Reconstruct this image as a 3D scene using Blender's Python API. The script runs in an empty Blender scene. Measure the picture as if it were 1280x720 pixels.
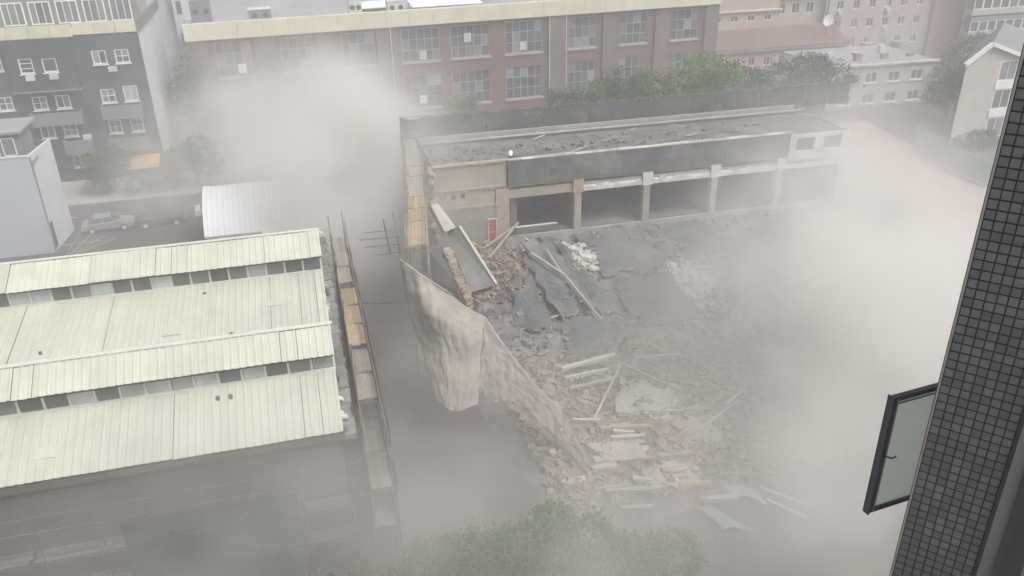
import bpy, bmesh, math, random
from mathutils import Vector, Matrix, noise
R = math.radians
S = bpy.context.scene
COL = S.collection
random.seed(7)

# ------------------------------------------------------------------ camera
FPX, PITCH, YAW, ROLL, CAMZ = 1033.0, R(26.5), R(14.2), R(-1.1), 29.0
cd = bpy.data.cameras.new('camera'); cam = bpy.data.objects.new('camera', cd); COL.objects.link(cam); S.camera = cam
cd.sensor_width = 36; cd.lens = FPX / 1280 * 36; cd.clip_start = .05; cd.clip_end = 3000
cf = Vector((math.sin(YAW) * math.cos(PITCH), math.cos(YAW) * math.cos(PITCH), -math.sin(PITCH)))
cr = Vector((math.cos(YAW), -math.sin(YAW), 0)); cu = cr.cross(cf)
_c, _s = math.cos(ROLL), math.sin(ROLL)
cr, cu = _c * cr + _s * cu, -_s * cr + _c * cu
cam.matrix_world = Matrix(((cr.x, cu.x, -cf.x, 0), (cr.y, cu.y, -cf.y, 0), (cr.z, cu.z, -cf.z, CAMZ), (0, 0, 0, 1)))

# ------------------------------------------------------------------ sky, sun, exposure
SUN_EL, SUN_AZ = 55, 140
w = bpy.data.worlds.new('World'); S.world = w; w.use_nodes = True
nt = w.node_tree; bg = nt.nodes['Background']
sky = nt.nodes.new('ShaderNodeTexSky'); sky.sky_type = 'NISHITA'; sky.sun_disc = False
sky.sun_elevation = R(SUN_EL); sky.sun_rotation = R(SUN_AZ); sky.dust_density = 6; sky.ozone_density = .6
hs = nt.nodes.new('ShaderNodeHueSaturation'); hs.inputs['Saturation'].default_value = .28
nt.links.new(sky.outputs[0], hs.inputs['Color']); nt.links.new(hs.outputs[0], bg.inputs[0]); bg.inputs[1].default_value = .14
sl = bpy.data.lights.new('sun', 'SUN'); sl.energy = 1.5; sl.angle = R(25); sl.color = (1, .97, .93)
so = bpy.data.objects.new('sun', sl); COL.objects.link(so)
so.rotation_euler = (R(90 - SUN_EL), 0, R(180 - SUN_AZ))
S.view_settings.view_transform = 'Standard'; S.view_settings.look = 'None'; S.view_settings.gamma = 1
S.view_settings.exposure = 0.3
S.view_settings.use_curve_mapping = False
CY = S.cycles
CY.use_denoising = True; CY.use_adaptive_sampling = True; CY.adaptive_threshold = .05
CY.max_bounces = 7; CY.diffuse_bounces = 2; CY.glossy_bounces = 2; CY.transmission_bounces = 3; CY.transparent_max_bounces = 8; CY.volume_bounces = 5
CY.volume_step_rate = 5; CY.volume_max_steps = 48
CY.caustics_reflective = False; CY.caustics_refractive = False

# ------------------------------------------------------------------ helpers
CP = Vector((0, 0, CAMZ))
def at(x, y, z):
    'point of the place at height z that the photograph shows at pixel x, y'
    d = cf + cr * ((x - 640) / FPX) - cu * ((y - 360) / FPX)
    return CP + d * ((z - CAMZ) / d.z)

def mat(name, col, var=.16, scale=.8, rough=.85, bump=.0, bscale=8.0, stain=None, stain_amt=.35, stain_scale=.18, metal=0, rand=0.0, spec=.3):
    m = bpy.data.materials.new(name); m.use_nodes = True
    t = m.node_tree; N = t.nodes; L = t.links; b = N['Principled BSDF']
    b.inputs['Roughness'].default_value = rough; b.inputs['Metallic'].default_value = metal
    b.inputs['Specular IOR Level'].default_value = spec
    geo = N.new('ShaderNodeNewGeometry'); pos = geo.outputs['Position']
    n1 = N.new('ShaderNodeTexNoise'); n1.inputs['Scale'].default_value = scale; n1.inputs['Detail'].default_value = 6; n1.inputs['Roughness'].default_value = .65
    L.new(pos, n1.inputs['Vector'])
    rp = N.new('ShaderNodeValToRGB'); rp.color_ramp.elements[0].position = .3; rp.color_ramp.elements[1].position = .72
    rp.color_ramp.elements[0].color = (*[c * (1 - var) for c in col], 1); rp.color_ramp.elements[1].color = (*[min(1, c * (1 + var)) for c in col], 1)
    L.new(n1.outputs['Fac'], rp.inputs[0]); out = rp.outputs[0]
    if stain:
        n2 = N.new('ShaderNodeTexNoise'); n2.inputs['Scale'].default_value = stain_scale; n2.inputs['Detail'].default_value = 8; n2.inputs['Roughness'].default_value = .7
        L.new(pos, n2.inputs['Vector'])
        r2 = N.new('ShaderNodeValToRGB'); r2.color_ramp.elements[0].position = .46; r2.color_ramp.elements[1].position = .66
        r2.color_ramp.elements[1].color = (stain_amt,) * 3 + (1,); L.new(n2.outputs['Fac'], r2.inputs[0])
        mx = N.new('ShaderNodeMix'); mx.data_type = 'RGBA'; L.new(r2.outputs[0], mx.inputs['Factor']); L.new(out, mx.inputs['A']); mx.inputs['B'].default_value = (*stain, 1)
        out = mx.outputs['Result']
    if rand:
        oi = N.new('ShaderNodeObjectInfo'); mr = N.new('ShaderNodeMapRange'); mr.inputs['To Min'].default_value = 1 - rand; mr.inputs['To Max'].default_value = 1 + rand
        L.new(oi.outputs['Random'], mr.inputs['Value'])
        vm = N.new('ShaderNodeVectorMath'); vm.operation = 'SCALE'; L.new(out, vm.inputs[0]); L.new(mr.outputs[0], vm.inputs['Scale']); out = vm.outputs[0]
    L.new(out, b.inputs['Base Color'])
    if bump:
        n3 = N.new('ShaderNodeTexNoise'); n3.inputs['Scale'].default_value = bscale; n3.inputs['Detail'].default_value = 5; L.new(pos, n3.inputs['Vector'])
        bp = N.new('ShaderNodeBump'); bp.inputs['Strength'].default_value = bump; bp.inputs['Distance'].default_value = .08; L.new(n3.outputs['Fac'], bp.inputs['Height']); L.new(bp.outputs[0], b.inputs['Normal'])
    return m

def brick_mat(name, c1, c2, mortar, sx, sy, axis='xz'):
    m = mat(name, c1, .2, .5, .9)
    t = m.node_tree; N = t.nodes; L = t.links; b = N['Principled BSDF']
    tc = N.new('ShaderNodeTexCoord'); sp = N.new('ShaderNodeSeparateXYZ'); cb = N.new('ShaderNodeCombineXYZ')
    L.new(tc.outputs['Object'], sp.inputs[0])
    L.new(sp.outputs[0 if axis[0] == 'x' else 1], cb.inputs[0]); L.new(sp.outputs[2], cb.inputs[1])
    br = N.new('ShaderNodeTexBrick'); L.new(cb.outputs[0], br.inputs['Vector'])
    br.inputs['Color1'].default_value = (*c1, 1); br.inputs['Color2'].default_value = (*c2, 1); br.inputs['Mortar'].default_value = (*mortar, 1)
    br.inputs['Scale'].default_value = 1; br.inputs['Brick Width'].default_value = sx; br.inputs['Row Height'].default_value = sy; br.inputs['Mortar Size'].default_value = sy * .07
    old = b.inputs['Base Color'].links[0].from_socket
    mx = N.new('ShaderNodeMix'); mx.data_type = 'RGBA'; mx.inputs['Factor'].default_value = .55
    L.new(br.outputs['Color'], mx.inputs['A']); L.new(old, mx.inputs['B']); L.new(mx.outputs['Result'], b.inputs['Base Color'])
    return m

def glass_mat(name, col, rough=.12):
    m = mat(name, col, .35, .35, rough, spec=.6, rand=.35); return m

M = {}
M['asphalt'] = mat('asphalt', (.075, .075, .078), .2, 1.5, .9, .3, 20, (.16, .15, .14), .5, .15)
M['dirt'] = mat('dirt', (.115, .103, .092), .25, .5, .95, .6, 4, (.17, .155, .135), .6, .12)
M['paving'] = mat('paving', (.34, .27, .24), .15, 1.0, .9, .2, 6, (.4, .36, .32), .5, .1)
M['kerb'] = mat('kerb', (.36, .35, .33), .15, 2)
M['roof_sheet'] = mat('roof_sheet', (.515, .525, .445), .08, .35, .6, .05, 5, (.44, .445, .38), .9, .4, rand=.05)
def streak(m, col, amt):
    'dirt runs down the slope'
    t = m.node_tree; N = t.nodes; L = t.links; b = N['Principled BSDF']; old = b.inputs['Base Color'].links[0].from_socket
    g = N.new('ShaderNodeNewGeometry'); mp = N.new('ShaderNodeMapping'); mp.inputs['Scale'].default_value = (2.6, .16, .16); L.new(g.outputs['Position'], mp.inputs['Vector'])
    n = N.new('ShaderNodeTexNoise'); n.inputs['Scale'].default_value = 1; n.inputs['Detail'].default_value = 6; n.inputs['Roughness'].default_value = .7; L.new(mp.outputs[0], n.inputs['Vector'])
    r = N.new('ShaderNodeValToRGB'); r.color_ramp.elements[0].position = .5; r.color_ramp.elements[1].position = .74; r.color_ramp.elements[1].color = (amt, amt, amt, 1); L.new(n.outputs['Fac'], r.inputs[0])
    mx = N.new('ShaderNodeMix'); mx.data_type = 'RGBA'; L.new(r.outputs[0], mx.inputs['Factor']); L.new(old, mx.inputs['A']); mx.inputs['B'].default_value = (*col, 1); L.new(mx.outputs['Result'], b.inputs['Base Color'])
streak(M['roof_sheet'], (.34, .325, .27), .32)
M['roof_trim'] = mat('roof_trim', (.60, .62, .55), .1, 1.2, .6)
M['seam'] = mat('seam', (.10, .10, .09), .2, 1)
M['coping_old'] = mat('coping_old', (.23, .215, .20), .3, 1.5, .95, .4, 8, (.14, .13, .12), .7, .6, rand=.15)
M['factory_wall'] = mat('factory_wall', (.105, .095, .086), .25, .7, .9, .2, 6, (.16, .15, .135), .6, .3)
M['concrete'] = mat('concrete', (.36, .345, .32), .18, .9, .92, .4, 7, (.24, .22, .2), .6, .4, rand=.08)
M['dusty_concrete'] = mat('dusty_concrete', (.43, .405, .37), .2, 1.1, .95, .5, 7, (.3, .28, .25), .6, .5, rand=.15)
M['beige_render'] = mat('beige_render', (.34, .305, .25), .2, 1.1, .92, .3, 9, (.21, .195, .175), .85, .55)
M['dado'] = mat('dado', (.205, .205, .185), .25, 1.2, .92, .3, 9, (.30, .275, .235), .8, .5)
M['white_render'] = mat('white_render', (.58, .57, .54), .18, 1.3, .9, .4, 8, (.33, .31, .285), .85, .8)
M['raw_brick'] = mat('raw_brick', (.33, .245, .19), .3, 2.2, .95, .5, 12, (.36, .32, .275), .85, .8, rand=.2)
M['membrane'] = mat('membrane', (.10, .108, .11), .25, .7, .85, .3, 5, (.2, .195, .18), .8, .5, rand=.15)
M['roof_felt'] = mat('roof_felt', (.13, .127, .12), .35, .9, .92, .6, 5, (.24, .225, .20), .8, .4)
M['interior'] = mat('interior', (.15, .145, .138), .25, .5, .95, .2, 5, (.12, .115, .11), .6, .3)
M['rubble'] = mat('rubble', (.27, .23, .19), .32, 1.6, .97, .8, 5, (.35, .305, .26), .7, .35)
M['rubble_pale'] = mat('rubble_pale', (.34, .30, .26), .3, 1.6, .97, .8, 5, (.27, .235, .2), .7, .35)
M['rubble_grey'] = mat('rubble_grey', (.15, .148, .138), .32, 1.2, .97, .8, 5, (.3, .285, .26), .7, .3)
M['plaster'] = mat('plaster', (.52, .50, .46), .16, 1.5, .95, .4, 8, (.45, .42, .38), .5, .8, rand=.1)
M['plank'] = mat('plank', (.36, .28, .19), .22, 2.2, .9, .3, 14, (.27, .23, .18), .6, .9, rand=.2)
M['grey_plank'] = mat('grey_plank', (.30, .275, .235), .22, 2.2, .9, .3, 14, rand=.2)
M['dark_plank'] = mat('dark_plank', (.13, .12, .105), .25, 2.2, .9, .3, 14, rand=.2)
M['old_pole'] = mat('old_pole', (.20, .175, .14), .25, 2, .8, rand=.3)
M['bamboo'] = mat('bamboo', (.33, .27, .19), .2, 2, .7, rand=.25)
M['steel'] = mat('steel', (.16, .145, .135), .25, 2, .6, metal=.3, rand=.2)
M['dark_net'] = mat('dark_net', (.075, .085, .08), .3, 1.2, .95, .3, 18)
M['red_brick'] = brick_mat('red_brick', (.15, .084, .072), (.125, .07, .062), (.15, .112, .10), .5, .16)
M['pilaster'] = mat('pilaster', (.125, .105, .10), .16, .6, .9, .1, 6, (.2, .15, .14), .5, .3)
M['cornice'] = mat('cornice', (.60, .575, .44), .1, .8, .85, .1, 5, (.5, .46, .36), .6, .3, rand=.04)
M['flat_roof'] = mat('flat_roof', (.30, .30, .31), .16, .3, .9, .1, 5, (.22, .22, .225), .6, .12)
M['dark_wall'] = mat('dark_wall', (.062, .064, .082), .14, .5, .85, .1, 8, (.085, .085, .1), .6, .25)
M['dark_bay'] = mat('dark_bay', (.052, .06, .075), .14, .5, .85)
M['grey_panel'] = mat('grey_panel', (.20, .205, .21), .16, .6, .85, 0, 5, (.15, .15, .16), .5, .3)
M['pale_wall'] = mat('pale_wall', (.56, .575, .60), .1, .35, .85, .05, 5, (.45, .46, .48), .6, .2)
M['blue_grey'] = mat('blue_grey', (.42, .46, .52), .05, .3, .8, .03, 5, (.38, .42, .48), .5, .15)
M['white_frame'] = mat('white_frame', (.70, .71, .70), .06, 2, .6)
M['green_frame'] = mat('green_frame', (.34, .37, .34), .1, 2, .7)
M['glass_dark'] = glass_mat('glass_dark', (.055, .07, .075))
M['glass_grey'] = glass_mat('glass_grey', (.17, .19, .2), .25)
M['glass_pale'] = glass_mat('glass_pale', (.42, .45, .46), .3)
M['clere_dark'] = glass_mat('clere_dark', (.15, .155, .155), .3); M['clere_grey'] = glass_mat('clere_grey', (.27, .275, .27), .35)
M['white_sheet'] = mat('white_sheet', (.72, .73, .73), .06, .8, .6)
M['barrel_sheet'] = mat('barrel_sheet', (.72, .735, .75), .05, .4, .5, 0, 5, (.62, .64, .65), .6, .4)
M['pink_render'] = mat('pink_render', (.43, .33, .295), .12, .35, .9, .05, 5, (.4, .3, .265), .5, .2)
M['pinkgrey'] = mat('pinkgrey', (.42, .37, .345), .12, .35, .9, .05, 5, (.35, .31, .29), .5, .2)
M['red_roof'] = mat('red_roof', (.17, .115, .105), .2, .6, .9, .2, 6, (.22, .12, .11), .6, .3)
M['cream_wall'] = mat('cream_wall', (.47, .44, .41), .1, .4, .9, .05, 5, (.40, .37, .345), .5, .3)
M['slate'] = mat('slate', (.20, .20, .215), .18, .8, .85, .2, 8)
M['door_red'] = mat('door_red', (.36, .045, .05), .2, 2, .7, 0, 5, (.3, .12, .1), .5, 1.2)
M['orange'] = mat('orange', (.6, .33, .10), .2, 1, .8)
M['hoarding'] = mat('hoarding', (.16, .36, .27), .12, .8, .7, 0, 5, (.3, .4, .34), .6, .4, rand=.12)
M['green_tarp'] = mat('green_tarp', (.17, .30, .24), .25, 1.5, .8, .3, 6, (.3, .34, .3), .6, .6)
M['metal_unit'] = mat('metal_unit', (.55, .55, .53), .08, 1, .6, rand=.1)
M['dark_metal'] = mat('dark_metal', (.035, .038, .045), .12, 3, .45, spec=.5)
M['alu'] = mat('alu', (.50, .49, .46), .08, 3, .35, metal=.7)
M['bark'] = mat('bark', (.10, .08, .06), .25, 4, .95, .4, 20)
M['leaf_a'] = mat('leaf_a', (.05, .135, .028), .45, .9, .75, rand=.1)
M['leaf_b'] = mat('leaf_b', (.085, .19, .035), .45, .8, .75, rand=.1)
M['leaf_c'] = mat('leaf_c', (.045, .105, .04), .45, .9, .8, rand=.1)
M['rubber'] = mat('rubber', (.02, .02, .021), .2, 4, .9)
M['lamp_red'] = mat('lamp_red', (.35, .03, .03), .1, 4, .3)
M['car_silver'] = mat('car_silver', (.26, .265, .27), .03, 1, .3, spec=.6)
M['car_dark'] = mat('car_dark', (.04, .042, .05), .05, 1, .25, spec=.6)
M['car_white'] = mat('car_white', (.70, .70, .69), .03, 1, .3, spec=.6)
M['wall_tile'] = mat('wall_tile', (.125, .134, .13), .16, 25, .55, .08, 60, (.11, .108, .10), .5, 3.0, rand=.22, spec=.45)
M['grout'] = mat('grout', (.028, .030, .029), .2, 20, .95)
M['frosted'] = mat('frosted', (.52, .56, .52), .05, 1.5, .35, 0, 5, (.25, .28, .26), .6, 1.2, spec=.5)
_m = M['frosted']; _t = _m.node_tree; _b = _t.nodes['Principled BSDF']; _tr = _t.nodes.new('ShaderNodeBsdfTranslucent'); _tr.inputs['Color'].default_value = (.93, .97, .92, 1)
_ms = _t.nodes.new('ShaderNodeMixShader'); _ms.inputs[0].default_value = .78; _t.links.new(_b.outputs[0], _ms.inputs[1]); _t.links.new(_tr.outputs[0], _ms.inputs[2]); _t.links.new(_ms.outputs[0], _t.nodes['Material Output'].inputs['Surface'])
M['tower_wall'] = mat('tower_wall', (.3, .3, .3), .1, .5)

def net_mat(name, col, holes):
    m = mat(name, col, .22, 1.0, .95, .25, 16, tuple(c * .72 for c in col), .7, .5)
    t = m.node_tree; N = t.nodes; L = t.links; b = N['Principled BSDF']; out = N['Material Output']
    nz = N.new('ShaderNodeTexNoise'); nz.inputs['Scale'].default_value = .9; nz.inputs['Detail'].default_value = 3
    g = N.new('ShaderNodeNewGeometry'); L.new(g.outputs['Position'], nz.inputs['Vector'])
    mr = N.new('ShaderNodeMapRange'); mr.inputs['From Min'].default_value = .3; mr.inputs['From Max'].default_value = .7
    mr.inputs['To Min'].default_value = holes * .5; mr.inputs['To Max'].default_value = holes * 1.5; L.new(nz.outputs['Fac'], mr.inputs['Value'])
    tr = N.new('ShaderNodeBsdfTransparent'); ms = N.new('ShaderNodeMixShader')
    L.new(mr.outputs[0], ms.inputs[0]); L.new(b.outputs[0], ms.inputs[1]); L.new(tr.outputs[0], ms.inputs[2]); L.new(ms.outputs[0], out.inputs['Surface'])
    return m
M['net'] = net_mat('net', (.40, .37, .325), .27)
streak(M['net'], (.26, .235, .205), .5)
M['net_dirty'] = net_mat('net_dirty', (.17, .155, .14), .3)
M['net_dark'] = net_mat('net_dark', (.085, .095, .09), .18)
M['net_green'] = net_mat('net_green', (.06, .085, .072), .3)

def tag(o, label=None, cat=None, group=None, kind=None):
    if label: o['label'] = label
    if cat: o['category'] = cat
    if group: o['group'] = group
    if kind: o['kind'] = kind
    return o

def empty(name, loc=(0, 0, 0), rz=0, label=None, cat=None, group=None):
    o = bpy.data.objects.new(name, None); COL.objects.link(o); o.location = loc; o.rotation_euler = (0, 0, rz)
    o.empty_display_size = .2
    return tag(o, label, cat, group)

def link(name, me, parent=None, loc=None, rot=None):
    o = bpy.data.objects.new(name, me); COL.objects.link(o); o.parent = parent
    if loc is not None: o.location = loc
    if rot is not None: o.rotation_euler = rot
    return o

class MB:
    def __init__(s): s.v = []; s.f = []
    def quad(s, a, b, c, d):
        n = len(s.v); s.v += [tuple(a), tuple(b), tuple(c), tuple(d)]; s.f.append((n, n + 1, n + 2, n + 3)); return s
    def poly(s, pts):
        n = len(s.v); s.v += [tuple(p) for p in pts]; s.f.append(tuple(range(n, n + len(pts)))); return s
    def box(s, x0, x1, y0, y1, z0, z1):
        n = len(s.v)
        s.v += [(x0, y0, z0), (x1, y0, z0), (x1, y1, z0), (x0, y1, z0), (x0, y0, z1), (x1, y0, z1), (x1, y1, z1), (x0, y1, z1)]
        s.f += [tuple(n + i for i in q) for q in ((0, 3, 2, 1), (4, 5, 6, 7), (0, 1, 5, 4), (1, 2, 6, 5), (2, 3, 7, 6), (3, 0, 4, 7))]
        return s
    def hexa(s, p):  # 8 points: 4 bottom, 4 top
        n = len(s.v); s.v += [tuple(q) for q in p]
        s.f += [tuple(n + i for i in q) for q in ((0, 3, 2, 1), (4, 5, 6, 7), (0, 1, 5, 4), (1, 2, 6, 5), (2, 3, 7, 6), (3, 0, 4, 7))]
        return s
    def bar(s, a, b, w, h=None, n=4, taper=1.0):
        a, b = Vector(a), Vector(b); h = h or w; d = (b - a)
        if d.length < 1e-6: return s
        d.normalize(); up = Vector((0, 0, 1)) if abs(d.z) < .95 else Vector((0, 1, 0))
        x = d.cross(up).normalized(); y = x.cross(d).normalized(); k = len(s.v); off = math.pi / 4 if n == 4 else 0; q = 2 ** .5 if n == 4 else 1
        for p, t in ((a, 1), (b, taper)):
            for i in range(n):
                an = off + 2 * math.pi * i / n
                s.v.append(tuple(p + x * (math.cos(an) * w / 2 * q * t) + y * (math.sin(an) * h / 2 * q * t)))
        for i in range(n): j = (i + 1) % n; s.f.append((k + i, k + j, k + n + j, k + n + i))
        s.f.append(tuple(k + n - 1 - i for i in range(n))); s.f.append(tuple(k + n + i for i in range(n)))
        return s
    def mesh(s, name, m, smooth=False):
        me = bpy.data.meshes.new(name); me.from_pydata(s.v, [], s.f); me.materials.append(M[m] if isinstance(m, str) else m)
        if smooth: me.polygons.foreach_set('use_smooth', [True] * len(me.polygons))
        me.update(); return me
    def build(s, name, m, parent=None, loc=None, rot=None, smooth=False, fix=False):
        me = s.mesh(name, m, smooth)
        if fix:
            bm = bmesh.new(); bm.from_mesh(me); bmesh.ops.recalc_face_normals(bm, faces=bm.faces); bm.to_mesh(me); bm.free()
        return link(name, me, parent, loc, rot)

def slab(name, pts, th, m, parent=None):
    'a broken plate: quad of world points, thickness downwards along its normal'
    p = [Vector(q) for q in pts]; n = (p[1] - p[0]).cross(p[2] - p[0]).normalized()
    if n.z < 0: n = -n
    q = [a - n * th for a in p]
    return MB().hexa(q + p).build(name, m, parent, fix=True)

def wall_holes(x0, x1, z0, z1, y, holes, depth=.22):
    'a wall facing -Y with real openings and reveals'
    mb = MB()
    xs = sorted({x0, x1, *[h[0] for h in holes], *[h[1] for h in holes]}); zs = sorted({z0, z1, *[h[2] for h in holes], *[h[3] for h in holes]})
    xs = [x for x in xs if x0 <= x <= x1]; zs = [z for z in zs if z0 <= z <= z1]
    for a, b in zip(xs, xs[1:]):
        for c, d in zip(zs, zs[1:]):
            mx, mz = (a + b) / 2, (c + d) / 2
            if any(h[0] < mx < h[1] and h[2] < mz < h[3] for h in holes): continue
            mb.quad((a, y, c), (b, y, c), (b, y, d), (a, y, d))
    for a, b, c, d in holes:
        Y = y + depth
        mb.quad((a, y, c), (a, y, d), (a, Y, d), (a, Y, c)); mb.quad((b, y, d), (b, y, c), (b, Y, c), (b, Y, d))
        mb.quad((a, y, c), (a, Y, c), (b, Y, c), (b, y, c)); mb.quad((a, y, d), (b, y, d), (b, Y, d), (a, Y, d))
    return mb

_wc = {}
def window(parent, x0, x1, z0, z1, y, nx=2, nz=1, fm='white_frame', gm='glass_dark', fw=.08, panes=None, sill=False, gms=None):
    'frame with bars, one pane per light'
    W, Hh = round(x1 - x0, 3), round(z1 - z0, 3); key = ('w', W, Hh, nx, nz, fm, fw, sill)
    if key not in _wc:
        mb = MB(); e = .06
        mb.box(0, fw, -e, e, 0, Hh).box(W - fw, W, -e, e, 0, Hh).box(fw, W - fw, -e, e, 0, fw).box(fw, W - fw, -e, e, Hh - fw, Hh)
        b = fw * .6
        for i in range(1, nx): xx = W * i / nx; mb.box(xx - b / 2, xx + b / 2, -e * .8, e * .8, fw, Hh - fw)
        for i in range(1, nz): zz = Hh * i / nz; mb.box(fw, W - fw, -e * .7, e * .7, zz - b / 2, zz + b / 2)
        if sill: mb.box(-.1, W + .1, -.3, 0, -.1, -.02)
        _wc[key] = mb.mesh('window', fm)
    o = link('window', _wc[key], parent, (x0, y, z0))
    for i in range(nx):
        for j in range(nz):
            g = gm if gms is None else random.choice(gms)
            k2 = ('p', W, Hh, nx, nz, g)
            if k2 not in _wc:
                pw, ph = W / nx - .02, Hh / nz - .02
                _wc[k2] = MB().box(0, pw, -.012, .012, 0, ph).mesh('pane', g)
            pn = link('pane', _wc[k2], o, (W * i / nx + .01, .01 + random.uniform(-.008, .008), Hh * j / nz + .01), (random.uniform(-.012, .012), 0, random.uniform(-.012, .012)))
    return o

# ------------------------------------------------------------------ ground, roads, pavements
def sheet(name, x0, x1, y0, y1, z, m, n=1):
    mb = MB()
    for i in range(n):
        a, b = x0 + (x1 - x0) * i / n, x0 + (x1 - x0) * (i + 1) / n
        mb.quad((a, y0, z), (b, y0, z), (b, y1, z), (a, y1, z))
    return tag(mb.build(name, m), kind='structure')
sheet('ground', -900, 1100, -300, 1700, 0, 'dirt')
sheet('road', -60, 8.5, 75.5, 87, .008, 'asphalt')
tag(MB().box(-60, -6, 87.0, 95.0, 0, .14).build('pavement', 'kerb'), kind='structure')
sheet('yard', -60, 60, 87.004, 104, .004, 'asphalt')
mb = MB()
for i in range(14): mb.box(-50 + i * 4.2, -47.6 + i * 4.2, 83.4, 83.52, .010, .014)
tag(mb.build('road_marking', 'white_sheet'), kind='structure')
# brick-red paved street along the hoarding at the far end of the ruin
tag(MB().poly([(44, 30, .012), (66.5, 30, .012), (66.5, 62, .012), (70, 90, .012), (58, 90, .012), (50, 66, .012), (44, 50, .012)]).build('street_paving', 'paving'), kind='structure')

# ------------------------------------------------------------------ factory with clerestory roof
fac = empty('factory_building', (0, 30, 0), 0, 'low factory with pale corrugated roof and two bands of clerestory windows', 'building')
FX0 = -32.0
def corr(x0, x1, y0, z0, y1, z1, pitch=.33, amp=.028):
    'profiled sheet between two lines, ribs running up the slope'
    mb = MB(); n = max(1, round((x1 - x0) / pitch)); p = (x1 - x0) / n; pts = []
    for i in range(n):
        b = x0 + i * p; pts += [(b, 0), (b + p * .62, 0), (b + p * .70, amp), (b + p * .92, amp)]
    pts.append((x1, 0))
    k = 5
    for j in range(k + 1):
        t = j / k
        for x, h in pts: mb.v.append((x, y0 + (y1 - y0) * t - 30, z0 + (z1 - z0) * t + h + .006 * math.sin(x * 2.1 + j * 1.7)))
    m = len(pts)
    for j in range(k):
        for i in range(m - 1): a = j * m + i; mb.f.append((a, a + 1, a + 1 + m, a + m))
    return mb
strips = [('eave', 29.75, 7.95, 33.0, 9.2, [FX0, -22.3, -14.31, -6.88, -1.58, -.81, .02]),
          ('mon1', 32.45, 10.2, 33.75, 11.0, [FX0, -20.4, -12.98, -12.2, -2.22, -1.5, .05]),
          ('mid', 36.4, 8.05, 43.9, 9.2, [FX0, -23.5, -15.23, -10.96, -2.89, -1.34, -.47, .04]),
          ('mon2', 43.45, 10.2, 45.35, 11.0, [FX0, -24.2, -15.95, -11.96, -8.68, -7.87, -7.06, -2.98, -.53, .1])]
for nm, y0, z0, y1, z1, xs in strips:
    for a, b in zip(xs, xs[1:]):
        j = random.uniform(-.02, .02)
        corr(a + .014, b - .014, y0, z0 + j, y1, z1 + j).build('roof_panel', 'roof_sheet', fac)
    # dark decking under the sheets shows in the open seams
    MB().hexa([(xs[0], y0 - 29.9, z0 - .14), (xs[-1] - .05, y0 - 29.9, z0 - .14), (xs[-1] - .05, y1 - 30, z1 - .14), (xs[0], y1 - 30, z1 - .14),
               (xs[0], y0 - 29.9, z0 - .05), (xs[-1] - .05, y0 - 29.9, z0 - .05), (xs[-1] - .05, y1 - 30, z1 - .05), (xs[0], y1 - 30, z1 - .05)]).build('roof_deck', 'seam', fac)
for yr, yb, zb in ((33.75, 36.4, 8.0), (45.35, 48.2, 8.0)):
    # ridge flashing and the far slope of each monitor
    MB().hexa([(FX0, yr - 30.02, 11.03), (.12, yr - 30.02, 11.03), (.12, yr - 29.66, 10.98), (FX0, yr - 29.66, 10.98),
               (FX0, yr - 30.02, 11.08), (.12, yr - 30.02, 11.08), (.12, yr - 29.66, 11.03), (FX0, yr - 29.66, 11.03)]).build('ridge_cap', 'roof_trim', fac)
    corr(FX0, 0, yr + .3, 10.96, yb, 9.7).build('far_slope', 'roof_sheet', fac)
    MB().quad((FX0, yb - 30, zb), (0, yb - 30, zb), (0, yb - 30, 9.7), (FX0, yb - 30, 9.7)).build('clerestory_back', 'grey_panel', fac)
corr(FX0, 0, 48.2, 9.3, 52.5, 8.0).build('far_slope', 'roof_sheet', fac)
for k in range(9):
    y = random.choice([random.uniform(30.3, 32.4), random.uniform(37.8, 43.2)]); x = random.uniform(-19, -.8)
    z = 7.95 + (y - 29.75) * .3846 if y < 34 else 8.05 + (y - 36.4) * .1533
    if k % 3: MB().bar((x, y - 30, z - .05), (x, y - 30, z + random.uniform(.06, .2)), .16, .16, 8).build('roof_vent', 'steel', fac)
    else:
        w_ = random.uniform(.6, 1.1); sl_ = .3846 if y < 34 else .1533; d_ = random.uniform(.5, .9)
        MB().hexa([(x, y - 30, z + .035), (x + w_, y - 30, z + .035), (x + w_, y - 30 + d_, z + .035 + sl_ * d_), (x, y - 30 + d_, z + .035 + sl_ * d_), (x, y - 30, z + .05), (x + w_, y - 30, z + .05), (x + w_, y - 30 + d_, z + .05 + sl_ * d_), (x, y - 30 + d_, z + .05 + sl_ * d_)]).build('patch_sheet', 'roof_sheet', fac)
# clerestory windows: every light is its own pane
pm = {g: MB().box(0, .88, -.02, .02, 0, .86).mesh('pane', g) for g in ('clere_dark', 'clere_grey', 'glass_pale')}
for yb in (33.02, 43.92):
    MB().box(FX0, 0, yb - 29.93, yb - 29.9, 9.05, 10.1).build('clerestory_wall', 'seam', fac)
    MB().box(FX0, .02, yb - 30.12, yb - 29.94, 9.1, 9.24).build('window_sill', 'roof_trim', fac)
    mu = MB().box(-.06, .04, -.06, .04, 9.24, 10.16).mesh('mullion', 'roof_trim')
    for i in range(31): link('mullion', mu, fac, (-i, yb - 30, 0))
    for i in range(30):
        k = random.random(); g = 'clere_dark' if k < .42 else 'clere_grey' if k < .66 else 'glass_pale'
        link('pane', pm[g], fac, (-.94 - i, yb - 30.0, 9.24), (random.uniform(-.05, .05), 0, 0))
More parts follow.
